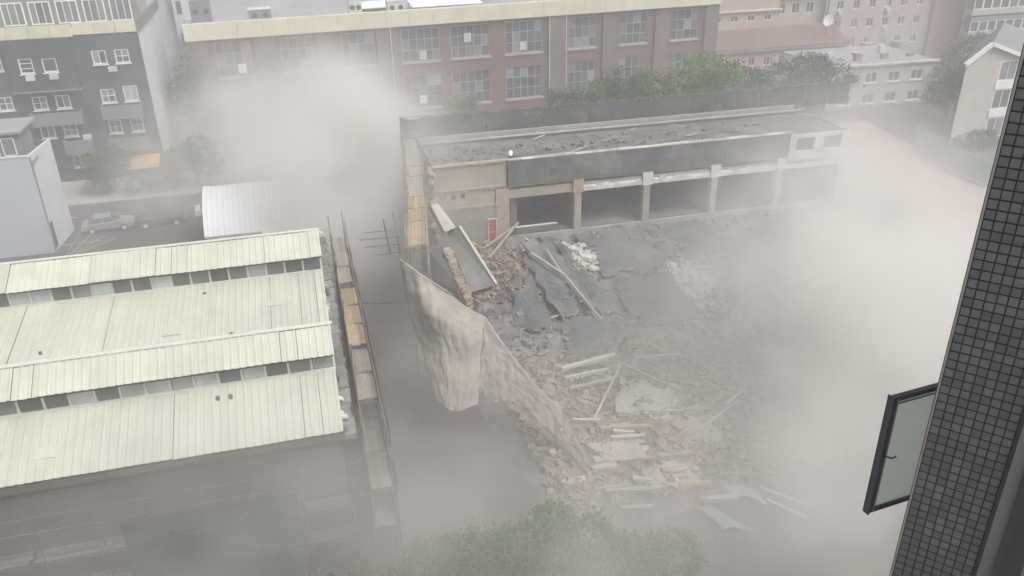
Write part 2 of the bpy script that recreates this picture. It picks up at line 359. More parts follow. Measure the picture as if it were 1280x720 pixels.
# walls
gab = MB()
prof = [(30, 0), (30, 7.85), (33.02, 9.05), (33.02, 10.1), (33.75, 10.95), (36.4, 9.7), (36.4, 8.0), (43.92, 9.05), (43.92, 10.1), (45.35, 10.9), (48.2, 9.7), (48.2, 9.25), (52.5, 7.95), (52.5, 0)]
for x in (-.08, -.30):
    for (ya, za), (yb2, zb2) in zip(prof, prof[1:]):
        if yb2 > ya: gab.quad((x, ya - 30, 0), (x, yb2 - 30, 0), (x, yb2 - 30, zb2), (x, ya - 30, za))
gab.build('gable_wall', 'factory_wall', fac)
hs_ = [(-31 + i * 3.4, -29.1 + i * 3.4, z, z + 1.5) for i in range(9) for z in (1.3,)]
wall_holes(FX0, -.1, 0, 7.8, 0, hs_, .2).build('front_wall', 'factory_wall', fac)
MB().box(FX0, -.35, .24, .3, 0, 7.8).build('inner_wall', 'seam', fac)
for a, b, c, d in hs_:
    if a > -20: window(fac, a, b, c, d, .12, 3, 2, 'steel', 'glass_grey')
MB().box(FX0, 0.05, -.22, -.06, 7.5, 7.84).build('gutter', 'factory_wall', fac)
MB().quad((FX0, 22.5, 0), (FX0, 22.5, 8), (-.1, 22.5, 8), (-.1, 22.5, 0)).build('rear_wall', 'factory_wall', fac)
# broken gable coping
for (ya, za), (yb2, zb2) in (((29.8, 7.75), (33.0, 8.85)), ((33.0, 8.85), (36.4, 8.5)), ((36.4, 8.0), (43.9, 8.95)), ((43.9, 8.95), (48.2, 8.6)), ((48.2, 8.5), (52.4, 7.8))):
    n_ = max(2, int((yb2 - ya) / .7))
    for k in range(n_):
        t0, t1 = k / n_, (k + 1) / n_; y0_, y1_ = ya + (yb2 - ya) * t0 - 30, ya + (yb2 - ya) * t1 - 30.02; z0_ = za + (zb2 - za) * t0 + random.uniform(-.05, .04); z1_ = za + (zb2 - za) * t1 + random.uniform(-.05, .04); w0 = random.uniform(.38, .56); w1 = random.uniform(.38, .56)
        MB().hexa([(-.05, y0_, z0_ - .25), (w0, y0_, z0_ - .25), (w1, y1_, z1_ - .25), (-.05, y1_, z1_ - .25), (-.05, y0_, z0_), (w0, y0_, z0_), (w1, y1_, z1_), (-.05, y1_, z1_)]).build('coping', 'coping_old', fac)
# torn flashing along the gable edge
for i in range(15):
    t = random.random(); y = 29.9 + t * 16; seg = [p for p in prof]
    z = 8 + (y - 29.9) / 3.1 * 1.2 if y < 33 else 10.95 if y < 33.8 else 8.1 + (y - 36.4) / 7.5 * 1.15 if 36.4 < y < 43.9 else 10.9 if 44.8 < y < 45.4 else None
    if z is None: continue
    l = random.uniform(.1, .34); hgt = random.uniform(.05, .3)
    MB().hexa([(0.0, y - 30, z - hgt), (l, y - 30, z - hgt - .05), (l * .9, y - 29.72, z - hgt - .05), (0.0, y - 29.7, z - hgt),
               (-.02, y - 30, z + .01), (l, y - 30, z - .05), (l * .8, y - 29.74, z - .06), (-.02, y - 29.7, z + .01)]).build('flashing', random.choice(['roof_trim', 'concrete', 'factory_wall']), fac)

# ------------------------------------------------------------------ scaffolding helper
def scaffold(root, poles, ledgers, decks, braces=(), pm_='bamboo', plank_m='plank', pd=.06):
    for a, b in poles: MB().bar(a, b, pd, pd, 6).build('pole', pm_, root)
    for a, b in ledgers: MB().bar(a, b, pd * .9, pd * .9, 6).build('ledger', pm_, root)
    for a, b in braces: MB().bar(a, b, pd * .8, pd * .8, 6).build('brace', pm_, root)
    for (p0, p1, width, side, nb, m_) in decks:      # nb boards side by side from p0 to p1
        p0, p1 = Vector(p0), Vector(p1); d = (p1 - p0); L = d.length; d.normalize(); sd = Vector(side).normalized()
        bw = width / nb; nl = max(1, round(L / 2.6))
        for k in range(nl):
            for i in range(nb):
                a = p0 + d * (L * k / nl + random.uniform(0, .12)) + sd * (bw * (i + .5)); b = p0 + d * (L * (k + 1) / nl - random.uniform(0, .16)) + sd * (bw * (i + .5))
                a.z += random.uniform(-.015, .03); b.z += random.uniform(-.015, .03)
                MB().bar(a, b, bw * .9, .045).build('plank', m_, root)

sg = empty('scaffold', (0, 0, 0), 0, 'brown plank scaffold standing along the torn gable edge of the pale-roofed factory', 'scaffold')
pol, led, br = [], [], []
for i, y in enumerate((27.6, 29.6, 31.6, 33.6, 36.0, 38.5, 41, 43.5, 46, 48.5, 51)):
    for x in (.8, 1.7):
        j = random.uniform(-.06, .06)
        pol.append(((x, y, 0), (x + j, y + j, (8.0 if y < 30 else 9.6) + random.uniform(-.3, .6))))
    for z in (2.2, 4.2, 6.2, 8.0): led.append(((.6, y, z), (1.85, y, z)))
for x in (.8, 1.7):
    for z in (2.2, 4.2, 6.2, 8.02, 9.0): led.append(((x, 27.3, z), (x + random.uniform(-.05, .05), 51.3, z + random.uniform(-.1, .1))))
for y in (27.6, 33.6, 41): br.append(((1.74, y, .2), (1.74, y + 5, 8.2)))
dk = [((.82, 36.6, 8.1), (.82, 43.2, 8.15), .86, (1, 0, 0), 6, 'plank'), ((.82, 31.7, 8.06), (.82, 36.3, 8.08), .86, (1, 0, 0), 6, 'grey_plank'),
      ((.82, 27.6, 6.25), (.82, 51, 6.25), .86, (1, 0, 0), 4, 'grey_plank'), ((.82, 44, 8.1), (.82, 51, 8.1), .8, (1, 0, 0), 4, 'grey_plank'), ((.82, 27.6, 4.2), (.82, 40, 4.2), .86, (1, 0, 0), 4, 'grey_plank')]
scaffold(sg, pol, led, dk, br, 'old_pole', pd=.045)
def cloth(name, rows, m, parent=None, nu=26, nv=14, wav=.16, seed=0, sag=0, fold=0, ff=11, tatter=0):
    'smooth cloth through a grid of control points (list of rows)'
    rows = [[Vector(p) for p in r] for r in rows]
    def cr_(p, t):
        n = len(p) - 1; x = t * n; i = min(int(x), n - 1); f = x - i
        p0, p1, p2, p3 = p[max(i - 1, 0)], p[i], p[i + 1], p[min(i + 2, n)]
        return .5 * ((2 * p1) + (p2 - p0) * f + (2 * p0 - 5 * p1 + 4 * p2 - p3) * f * f + (3 * p1 - p0 - 3 * p2 + p3) * f ** 3)
    mb = MB()
    for j in range(nv + 1):
        for i in range(nu + 1):
            p = cr_([cr_(r, i / nu) for r in rows], j / nv)
            q = Vector((p.x * .9 + seed, p.y * .9, p.z * .9)); d = noise.noise_vector(q) + .5 * noise.noise_vector(q * 2.7)
            e = min(1, 4 * min(j / nv + .12, 1))
            mb.v.append(tuple(p + d * wav * e + Vector((0, 0, -sag * math.sin(math.pi * i / nu)))))
    if fold:
        V = [Vector(v) for v in mb.v]; W_ = nu + 1
        for j in range(nv + 1):
            for i in range(W_):
                a = V[j * W_ + min(i + 1, nu)] - V[j * W_ + max(i - 1, 0)]; b = V[min(j + 1, nv) * W_ + i] - V[max(j - 1, 0) * W_ + i]
                n = a.cross(b)
                if n.length < 1e-9: continue
                n.normalize(); u_, v_ = i / nu, j / nv
                d = .9 - 1.8 * abs(noise.noise((u_ * ff + .8 * noise.noise((v_ * 3, seed, 0)), v_ * 2.2, seed))) + .8 * (.5 - abs(noise.noise((u_ * ff * 1.9 + v_ * 4, v_ * 5, seed + 3)))) + .3 * noise.noise((u_ * ff * 1.2 + v_ * 9, v_ * 12 - u_ * 5, seed + 8))
                mb.v[j * W_ + i] = tuple(V[j * W_ + i] + n * d * fold)
    for j in range(nv):
        for i in range(nu):
            if tatter:
                e = j / nv; h_ = noise.noise((i * .23, j * .05, seed + 31)) + .5 * noise.noise((i * .6, j * .3, seed + 5))
                if e > .93 + .16 * h_ or noise.noise((i * .16, j * .16, seed + 77)) > .6: continue
            a = j * (nu + 1) + i; mb.f.append((a, a + 1, a + nu + 2, a + nu + 1))
    return mb.build(name, m, parent, smooth=True)
cloth('net', [[(1.84, y, 8.5 + .25 * math.sin(y)) for y in (28, 33, 38, 44, 51)], [(1.92, y, 5) for y in (28, 33, 38, 44, 51)], [(1.9, y, .6) for y in (28, 33, 38, 44, 51)]], 'net_dirty', sg, 50, 14, .12)
# scaffold across the factory front
sf = empty('scaffold', (0, 0, 0), 0, 'pole scaffold with dark green netting in front of the factory wall below its eave', 'scaffold')
pol, led = [], []
for i in range(15):
    x = -28 + i * 2.0
    for y in (28.3, 29.2): pol.append(((x, y, 0), (x + random.uniform(-.05, .05), y, 7.6 + random.uniform(-.5, .2))))
for y in (28.3, 29.2):
    for z in (1.6, 3.3, 5.0, 6.6): led.append(((-28.5, y, z + random.uniform(-.1, .1)), (.6, y, z + random.uniform(-.1, .1))))
scaffold(sf, pol, led, [((-28, 28.35, 5.06), (.4, 28.35, 5.06), .8, (0, 1, 0), 3, 'dark_plank'), ((-28, 28.35, 3.36), (.4, 28.35, 3.36), .8, (0, 1, 0), 3, 'dark_plank')], (), 'steel', pd=.04)
for x0, x1, z1 in ((-28, -16, 4.6), (-9, -2.2, 6.4)):
    cloth('net', [[(x0 + (x1 - x0) * t, 28.2, z1) for t in (0, .33, .66, 1)], [(x0 + (x1 - x0) * t, 28.1, z1 * .5) for t in (0, .33, .66, 1)], [(x0 + (x1 - x0) * t, 28.15, .3) for t in (0, .33, .66, 1)]], 'net_green', sf, 30, 8, .1, x0)

def chunk_mesh(name, m, seed, flat=.6):
    rnd = random.Random(seed); bm = bmesh.new(); bmesh.ops.create_icosphere(bm, subdivisions=1, radius=1)
    for v in bm.verts: v.co *= rnd.uniform(.6, 1.15); v.co.z *= flat
    me = bpy.data.meshes.new(name); bm.to_mesh(me); bm.free(); me.materials.append(M[m]); return me
chunk_mesh_ref = [chunk_mesh('broken_masonry', m_, k_, .8) for k_, m_ in enumerate(('raw_brick', 'dusty_concrete', 'beige_render', 'concrete'))]
# ------------------------------------------------------------------ half-collapsed building
ruin = empty('collapsed_building', (0, 57.5, 0), 0, 'half-collapsed concrete building with open bays under a dark parapet band', 'building')
# rendered end block, its ledges, brick pier and red door
wall_holes(8.75, 13.4, 0, 10.15, 0, [(10.0, 10.35, 7.35, 7.75), (10.7, 11.05, 7.4, 7.8)], .3).build('end_wall', 'beige_render', ruin)
MB().box(13.4, 14.45, -.12, .4, 0, 7.9).build('brick_pier', 'raw_brick', ruin)
MB().box(13.4, 14.3, -.02, .3, 7.9, 10.15).build('pier_head', 'beige_render', ruin)
for z, o_ in ((8.2, .14), (6.75, .10), (10.15, .16)): MB().box(8.7, 14.2, -o_, .1, z - .12, z + .03).build('ledge', 'concrete', ruin)
MB().box(8.77, 13.39, -.035, -.004, 0, 6.62).build('dado', 'dado', ruin)
dr = MB().box(12.78, 13.36, -.14, -.02, 3.6, 5.55).build('door', 'door_red', ruin)
MB().box(12.72, 12.78, -.16, 0, 3.6, 5.62).box(13.36, 13.42, -.16, 0, 3.6, 5.62).box(12.78, 13.36, -.16, 0, 5.55, 5.62).box(12.8, 13.34, -.155, -.14, 4.5, 4.56).build('frame', 'white_render', dr)
MB().box(13.27, 13.31, -.19, -.14, 4.5, 4.7).build('handle', 'steel', dr)
MB().quad((8.75, 0, 0), (8.75, 8.2, 0), (8.75, 8.2, 10.1), (8.75, 0, 10.1)).build('side_wall', 'beige_render', ruin)
# broken masonry teeth down the torn end of the block
for k in range(46):
    z = random.uniform(3.5, 10.0); y = random.choice([random.uniform(-.3, .2), random.uniform(-.3, 6)])
    o = link('broken_masonry', chunk_mesh_ref[k % 4], ruin, (8.72 + random.uniform(-.25, .12), y, z), (random.uniform(0, 3), random.uniform(0, 3), random.uniform(0, 3))); q = random.uniform(.12, .4); o.scale = (q, q * random.uniform(.6, 1.2), q)
for k in range(40):
    x = random.uniform(8.8, 13.3); z = random.choice([8.2, 6.75, 10.15]) + random.uniform(-.25, .02)
    o = link('spalled_edge', chunk_mesh_ref[k % 4], ruin, (x, -.06, z), (random.uniform(0, 3), random.uniform(0, 3), random.uniform(0, 3))); q = random.uniform(.05, .14); o.scale = (q * 2, q * .7, q)
# frame: columns, beams, floor, soffit
cols = [14.9, 19.95, 25.7, 31.55, 37.4, 43.2]
for i, x in enumerate(cols[1:], 1):
    MB().box(x - .28, x + .28, -.12, .42, 0, 7.05).build('column', 'beige_render' if i < 3 else 'concrete', ruin)
    MB().box(x - .42, x + .42, -.2, .1, 7.0, 8.3).build('column_head', 'white_render' if i > 1 else 'raw_brick', ruin)
for i, (a, b) in enumerate(zip(cols, cols[1:])):
    a2, b2 = (14.46 if i == 0 else a + .43), b - .43
    MB().box(a2, b2, -.04, .4, 7.06, 7.75).build('beam', 'beige_render' if i == 0 else 'concrete', ruin)
    # broken plaster edge left on each beam
    if i > 0:
        mb = MB(); n = 9
        for k in range(n):
            x0 = a2 + (b2 - a2) * k / n; x1 = a2 + (b2 - a2) * (k + 1) / n; h = random.uniform(.2, .62)
            mb.hexa([(x0, -.13, 7.06), (x1, -.13, 7.06), (x1, -.04, 7.06), (x0, -.04, 7.06), (x0, -.13, 7.06 + h), (x1, -.13, 7.06 + h * random.uniform(.7, 1.2)), (x1, -.04, 7.5), (x0, -.04, 7.5)])
        mb.build('beam_plaster', 'white_render', ruin)
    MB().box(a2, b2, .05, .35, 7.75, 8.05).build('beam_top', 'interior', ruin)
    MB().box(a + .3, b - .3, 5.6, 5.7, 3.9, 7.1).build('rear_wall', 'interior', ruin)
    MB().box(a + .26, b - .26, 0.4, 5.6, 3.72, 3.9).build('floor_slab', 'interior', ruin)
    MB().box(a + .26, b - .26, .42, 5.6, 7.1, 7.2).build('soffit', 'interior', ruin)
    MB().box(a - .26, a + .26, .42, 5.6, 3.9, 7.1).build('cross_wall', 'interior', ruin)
    MB().box(a + .3, b - .3, -.15, .1, 3.5, 3.92).build('slab_edge', 'concrete', ruin)
MB().box(32.9, 34.0, 5.52, 5.6, 4.9, 6.4).build('patch', 'grey_panel', ruin)
# dark parapet band in sheets, white upper storey piece beyond it
bx = [14.35, 17.3, 20.4, 23.4, 26.4, 29.3, 32.2, 35.0, 37.8]
for a, b in zip(bx, bx[1:]):
    MB().box(a + .012, b - .012, -.22 + random.uniform(-.012, .012), -.06, 8.12, 10.08).build('parapet_panel', 'membrane', ruin)
x = 14.3
while x < 37.6:
    l = random.uniform(.5, 1.7); MB().box(x, min(37.85, x + l - .015), -.25 + random.uniform(-.02, .02), random.uniform(.12, .3), 10.08, 10.13 + random.uniform(-.02, .05)).build('coping', random.choice(['plaster', 'dusty_concrete', 'concrete']), ruin); x += l
MB().box(14.3, 37.8, -.16, .3, 8.0, 8.12).build('band_ledge', 'grey_plank', ruin)
wall_holes(37.9, 43.4, 7.75, 10.0, -.25, [(38.5, 40.2, 8.5, 9.6), (41.0, 42.7, 8.5, 9.6)], .3).build('upper_wall', 'white_render', ruin)
MB().box(37.9, 43.3, .25, .3, 7.8, 9.9).build('upper_back', 'interior', ruin)
# roof: felt with parapet upstands and a strip roof behind
mb = MB(); nx, ny = 60, 14
for j in range(ny + 1):
    for i in range(nx + 1):
        x = 8.8 + 34.4 * i / nx; y = .25 + 5.9 * j / ny
        h = .25 * max(0, noise.noise((x * .35, y * .5, 3))) * (1 if .1 < j / ny < .9 else .2) + .06 * noise.noise((x * 1.7, y * 1.7, 1))
        mb.v.append((x, y, 9.78 + max(-.04, h)))
for j in range(ny):
    for i in range(nx): a = j * (nx + 1) + i; mb.f.append((a, a + 1, a + nx + 2, a + nx + 1))
mb.build('roof_surface', 'roof_felt', ruin, smooth=True)
MB().box(8.85, 14.25, .03, .28, 9.7, 10.14).build('parapet', 'beige_render', ruin)
MB().box(8.9, 43.3, 6.2, 6.5, 9.3, 10.05).build('rear_upstand', 'concrete', ruin)
MB().box(8.9, 43.3, 6.15, 6.2, 9.3, 9.98).build('dark_upstand', 'membrane', ruin)
MB().box(8.9, 43.3, 6.5, 8.2, 9.3, 9.7).build('rear_gutter', 'roof_felt', ruin)
MB().box(8.9, 43.3, 7.95, 8.2, 9.7, 10.0).build('rear_parapet', 'concrete', ruin)
MB().quad((8.75, 8.2, 0), (43.3, 8.2, 0), (43.3, 8.2, 9.7), (8.75, 8.2, 9.7)).build('back_wall', 'concrete', ruin)
MB().quad((43.3, 0, 0), (43.3, 8.2, 0), (43.3, 8.2, 9.8), (43.3, 0, 9.8)).build('far_end_wall', 'concrete', ruin)
for k in range(14):
    x, y = random.uniform(9.5, 36), random.uniform(.6, 5.6); a = random.uniform(-.5, .5)
    MB().bar((x, y, 9.95), (x + math.cos(a) * random.uniform(.6, 2.4), y + math.sin(a) * 1.2, 9.98 + random.uniform(0, .25)), .1, .06).build('roof_batten', random.choice(['grey_plank', 'dusty_concrete', 'plank']), ruin)
# rubble lying on the roof
def rubble_mass(name, n, f, m, smin, smax, parent=None, seed=1, plates=.4):
    'many loose broken pieces, joined: f(rnd) gives a point of the surface they lie on'
    rnd = random.Random(seed); mb = MB()
    for _ in range(n):
        p = Vector(f(rnd)); s = smin * (smax / smin) ** (rnd.random() ** 2.6)
        rot = Matrix.Rotation(rnd.uniform(0, 6.28), 3, 'Z') @ Matrix.Rotation(rnd.gauss(0, .35), 3, 'X') @ Matrix.Rotation(rnd.gauss(0, .35), 3, 'Y')
        if rnd.random() < plates: ex = (s * rnd.uniform(.8, 1.8), s * rnd.uniform(.5, 1), s * rnd.uniform(.1, .25))
        else: ex = (s, s * rnd.uniform(.6, 1), s * rnd.uniform(.4, .8))
        c = []
        for z in (-.5, .5):
            for x, y in ((-.5, -.5), (.5, -.5), (.5, .5), (-.5, .5)):
                c.append(p + rot @ Vector((x * ex[0] * rnd.uniform(.7, 1.2), y * ex[1] * rnd.uniform(.7, 1.2), z * ex[2] * rnd.uniform(.8, 1.2))))
        mb.hexa(c)
    return mb.build(name, m, parent)
tag(rubble_mass('roof_rubble', 650, lambda r: (9.2 + 30 * r.random() ** 1.5, 58.1 + 4.4 * r.random(), 9.82 + .1 * r.random()), 'rubble_grey', .05, .4, None, 3), 'loose pale rubble strewn over the flat roof of the ruined building', 'rubble', kind='stuff')

# dark mesh fence behind the ruin's roof
mf = empty('mesh_fence', (8.0, 65.9, 9.7), 0, 'long dark mesh fence on posts behind the roof of the ruined building', 'fence')
for i in range(19):
    x = -.4 + i * 2.3
    MB().bar((x, 0, -.4), (x + random.uniform(-.06, .06), .05, 2.1), .07, .07, 6).build('post', 'steel', mf)
    if i < 18:
        cloth('net', [[(x, -.03, 2.0 - .0), (x + 1.15, -.06, 1.88 + random.uniform(-.08, .03)), (x + 2.3, -.03, 2.0)], [(x, -.08, .9), (x + 1.15, -.15, .9), (x + 2.3, -.08, .9)], [(x, -.02, .02), (x + 1.15, -.05, .0), (x + 2.3, -.02, .02)]], 'net_dark', mf, 8, 6, .05, i)
for z in (.25, 1.15, 1.98): MB().bar((-.5, .04, z), (41.2, .04, z), .05, .05, 6).build('rail', 'steel', mf)

# ------------------------------------------------------------------ buckled scaffold on the ruin's open end
rs = empty('scaffold', (0, 0, 0), 0, 'buckled plank scaffold leaning along the torn end of the ruined building', 'scaffold')
line = [(7.75, 66.0, 9.9), (7.3, 61.5, 9.75), (6.85, 57.5, 9.5), (6.35, 53.8, 9.3), (5.7, 49.4, 9.25), (5.1, 45.6, 9.2)]
pol, led, br = [], [], []
for (x, y, z) in line:
    pol.append(((x + .1, y, 0), (x, y, z + .9))); pol.append(((x + 1.35, y, 0), (x + 1.15, y, z + random.uniform(.1, 1.0))))
    led.append(((x - .15, y, z - .08), (x + 1.35, y, z - .08))); led.append(((x - .15, y, z - 2.1), (x + 1.35, y, z - 2.1)))
for (a, b) in zip(line, line[1:]):
    for dz in (-2.1, -.05, .55): led.append((Vector(a) + Vector((0, 0, dz)), Vector(b) + Vector((0, 0, dz)))); led.append((Vector(a) + Vector((1.2, 0, dz)), Vector(b) + Vector((1.2, 0, dz + random.uniform(-.15, .15)))))
    br.append((Vector(a) + Vector((.05, 0, -4)), Vector(b) + Vector((.05, 0, .5))))
dk = []
for (a, b), m_ in zip(zip(line, line[1:]), ('grey_plank', 'grey_plank', 'grey_plank', 'plank', 'plank')): dk.append((a, b, 1.12, (1, 0, 0), 5, m_))
scaffold(rs, pol, led, dk, br)
cloth('net', [[(x - .12, y, z + .95) for x, y, z in line], [(x - .2, y, z - 2) for x, y, z in line], [(x - .1, y, z - 5.5) for x, y, z in line]], 'net', rs, 50, 10, .12, 4)
# torn net that slid off the scaffold
def A(x, y, z): return at(x, y, z)
tn = empty('torn_net', A(560, 480, 0), 0, 'beige scaffold net sagging in a wide torn sheet from the buckled scaffold', 'net')
o = cloth('net_sheet', [[A(499, 324, 9.6), A(524, 342, 8.9), A(553, 361, 8.0), A(580, 380, 7.0), A(607, 396, 6.0)],
               [A(504, 362, 7.6), A(530, 385, 7.3), A(556, 402, 6.7), A(582, 415, 6.0), A(604, 424, 5.2)],
               [A(518, 418, 5.2), A(543, 436, 5.0), A(563, 446, 4.7), A(584, 453, 4.3), A(600, 456, 4.0)],
               [A(546, 500, 2.6), A(557, 508, 2.5), A(569, 512, 2.4), A(583, 510, 2.5), A(597, 504, 2.6)]], 'net', tn, 110, 120, .10, 9, 0, .06, 7)
o.matrix_parent_inverse = Matrix.Translation(-Vector(tn.location))
def hem(root, pts, m='plaster', r_=.05):
    b_ = Vector(root.location)
    for a, b in zip(pts, pts[1:]): MB().bar(A(*a) - b_ + Vector((0, 0, .03)), A(*b) - b_ + Vector((0, 0, .03)), r_, r_, 5).build('hem_rope', m, root)
hem(tn, [(499, 324, 9.65), (512, 333, 9.3), (524, 342, 8.95), (540, 352, 8.5), (553, 361, 8.05), (567, 370, 7.5)])
tn2 = empty('torn_net', A(660, 500, 0), 0, 'long beige net strip trailing over the rubble down to a twisted point', 'net')
o = cloth('net_sheet', [[A(606, 396, 5.9), A(632, 434, 4.8), A(662, 472, 3.9), A(696, 505, 3.0), A(718, 540, 2.2), A(738, 582, 1.4)],
               [A(603, 424, 5.0), A(630, 452, 4.3), A(660, 487, 3.4), A(692, 519, 2.6), A(714, 548, 1.9), A(736, 586, 1.2)],
               [A(598, 452, 4.0), A(626, 474, 3.6), A(655, 504, 2.8), A(686, 534, 2.1), A(708, 560, 1.5), A(734, 592, 1.0)],
               [A(592, 490, 2.9), A(622, 503, 2.6), A(650, 522, 2.1), A(680, 548, 1.5), A(704, 570, 1.0), A(732, 598, .7)]], 'net', tn2, 150, 80, .10, 21, 0, .07, 13, 1)
o.matrix_parent_inverse = Matrix.Translation(-Vector(tn2.location))

hem(tn2, [(606, 396, 5.95), (618, 415, 5.4), (632, 434, 4.85), (646, 453, 4.4), (662, 472, 3.95)])
# ------------------------------------------------------------------ rubble field
def lerp(tab, t):
    if t <= tab[0][0]: return tab[0][1]
    for (a, va), (b, vb) in zip(tab, tab[1:]):
        if t <= b: return va + (vb - va) * (t - a) / (b - a)
    return tab[-1][1]
def zs(x, y):
    base = lerp([(29, 0), (32, .35), (35, .9), (38, 1.25), (42, 1.2), (46, 1.7), (50, 2.5), (54, 3.2), (57.5, 3.65)], y)
    side = max(0, min(1, (x - 7.5 - max(0, (46 - y)) * .12) / 3)) * max(0, min(1, (56 - x) / 7))
    bump_ = .55 * noise.noise((x * .22, y * .22, 5)) + .35 * noise.noise((x * .55, y * .55, 9)) + .16 * noise.noise((x * 1.5, y * 1.5, 2))
    return max(-.05, side * (base + bump_ * min(1, base + .2)))
mb = MB(); NX, NY = 170, 110
for j in range(NY + 1):
    for i in range(NX + 1):
        x = 7 + 50 * i / NX; y = 28.5 + 29.1 * j / NY; mb.v.append((x, y, zs(x, y) - .03))
for j in range(NY):
    for i in range(NX): a = j * (NX + 1) + i; mb.f.append((a, a + 1, a + NX + 2, a + NX + 1))
tag(mb.build('rubble_mound', 'rubble_grey'), 'dusty sloping mound of pulverised masonry in front of the open bays', 'rubble', kind='stuff')
def on(x, y, up=0):
    'point of the mound at a pixel'
    d = cf + cr * ((x - 640) / FPX) - cu * ((y - 360) / FPX); z = 2.0
    for _ in range(30):
        p = CP + d * ((z - CAMZ) / d.z); z = .5 * z + .5 * zs(p.x, p.y)
    p = CP + d * ((z - CAMZ) / d.z); return Vector((p.x, p.y, zs(p.x, p.y) + up))
def scat(x0, x1, y0, y1, up=.05):
    def f(r):
        x = x0 + (x1 - x0) * r.random(); y = y0 + (y1 - y0) * r.random(); return (x, y, zs(x, y) + up * r.random())
    return f
tag(rubble_mass('rubble', 12000, scat(10, 30, 30.5, 44), 'rubble', .06, .65, None, 11, .25), 'brown broken masonry heaped at the near foot of the mound', 'rubble', kind='stuff')
tag(rubble_mass('rubble', 5000, scat(24, 48, 31, 46), 'rubble_pale', .06, .65, None, 12, .25), 'pale broken masonry spread towards the far end of the mound', 'rubble', kind='stuff')
tag(rubble_mass('rubble', 5000, scat(9, 44, 42, 57.2), 'rubble_grey', .06, .6, None, 13, .3), 'grey fragments scattered over the upper mound below the bays', 'rubble', kind='stuff')
tag(rubble_mass('rubble', 1700, scat(8.5, 14.5, 50, 57.2, .35), 'raw_brick', .06, .36, None, 14, .25), 'reddish brick rubble heaped below the red door', 'rubble', kind='stuff')
def patch(pts, n, m, seed, label):
    P = [on(x, y) for x, y in pts]
    def f(r):
        a, b = sorted((r.random(), r.random())); k = r.randrange(len(P) - 2)
        p = P[0] * a + P[k + 1] * (b - a) + P[k + 2] * (1 - b); return (p.x, p.y, zs(p.x, p.y) + .12 * r.random())
    return tag(rubble_mass('plaster_debris', n, f, m, .05, .5, None, seed, .45), label, 'debris', kind='stuff')
patch([(695, 305), (728, 303), (742, 318), (752, 338), (735, 342), (718, 322)], 800, 'plaster', 31, 'white broken plaster patch lying below the first bay column')
patch([(828, 330), (852, 318), (880, 338), (905, 365), (918, 392), (880, 392), (850, 360)], 1200, 'plaster', 32, 'white broken plaster patch lying below the third bay column')
patch([(700, 480), (760, 462), (775, 470), (730, 495)], 160, 'plaster', 33, 'white plaster fragments around the split boards at mid slope')
patch([(690, 560), (716, 575), (730, 620), (700, 600)], 200, 'plaster', 34, 'white flakes caught along the twisted tip of the net')

# fallen roof sheets: dark plates with pale broken rims, each its own piece
def plate(pix, ups, label, th=.14, m='membrane', rim='dusty_concrete'):
    'a broken sheet: uneven surface, torn outline, pale core showing at the rim'
    P = [on(x, y, u_) for (x, y), u_ in zip(pix, ups)]
    c = sum(P, Vector()) / 4; base = c.copy(); base.z = 0; rnd = random.Random(int(pix[0][0] * 7 + pix[0][1]))
    e = empty('roof_slab', base, 0, label, 'slab', 'fallen roof slabs on the mound')
    n = 12; G = []
    kink = rnd.uniform(.3, .7); kd = rnd.uniform(.1, .3)
    for j in range(n + 1):
        for i in range(n + 1):
            u_, v_ = i / n, j / n; p = (P[0] * (1 - u_) + P[1] * u_) * (1 - v_) + (P[3] * (1 - u_) + P[2] * u_) * v_
            jit = .22 if i in (0, n) or j in (0, n) else .06
            p = p + Vector((rnd.uniform(-1, 1) * jit, rnd.uniform(-1, 1) * jit, .10 * noise.noise((p.x * .9, p.y * .9, 4)) - kd * abs(u_ - kink)))
            G.append(p - base)
    gone = set()
    for _ in range(7):
        i, j = rnd.choice([(0, rnd.randrange(n)), (n - 1, rnd.randrange(n)), (rnd.randrange(n), 0), (rnd.randrange(n), n - 1)])
        gone.add((i, j))
        for _k in range(rnd.randrange(4)): i = max(0, min(n - 1, i + rnd.choice((-1, 0, 1)))); j = max(0, min(n - 1, j + rnd.choice((-1, 0, 1)))); gone.add((i, j))
    W_ = n + 1; top = MB(); top.v = [tuple(p) for p in G]; low = len(G)
    core = MB(); core.v = [tuple(p - Vector((0, 0, .012))) for p in G] + [tuple(p - Vector((rnd.uniform(-.06, .06), rnd.uniform(-.06, .06), th + rnd.uniform(0, .06)))) for p in G]
    cells = {(i, j) for i in range(n) for j in range(n)} - gone
    for i, j in cells:
        a = j * W_ + i; q = (a, a + 1, a + W_ + 1, a + W_); top.f.append(q); core.f.append(tuple(low + k for k in q[::-1]))
        for (di, dj), (x, y) in zip(((0, -1), (1, 0), (0, 1), (-1, 0)), ((0, 1), (1, 2), (2, 3), (3, 0))):
            if (i + di, j + dj) not in cells: core.f.append((q[x], q[y], low + q[y], low + q[x]))
    top.build('membrane', m, e); core.build('core', rim, e)
    for _ in range(3):
        i, j = rnd.choice(sorted(cells)); a = G[j * W_ + i]
        MB().bar(a + Vector((0, 0, .03)), a + Vector((rnd.uniform(-.9, .9), rnd.uniform(-.9, .9), rnd.uniform(.05, .5))), .05, .05, 5).build('bent_bar', 'steel', e)
    return e
plate([(646, 318), (682, 306), (745, 390), (700, 402)], (.9, .8, .7, .5), 'dark roof slab sloping from the first bay, second from the net')
plate([(690, 312), (712, 318), (772, 392), (752, 398)], (.6, .7, .5, .4), 'narrow dark roof slab beside the white plaster patch of the first column')
plate([(720, 298), (800, 288), (838, 340), (752, 350)], (.35, .35, .4, .5), 'broad dark roof slab right under the second open bay')
plate([(808, 288), (885, 278), (930, 320), (852, 332)], (.35, .3, .5, .4), 'broad dark roof slab right under the third open bay')
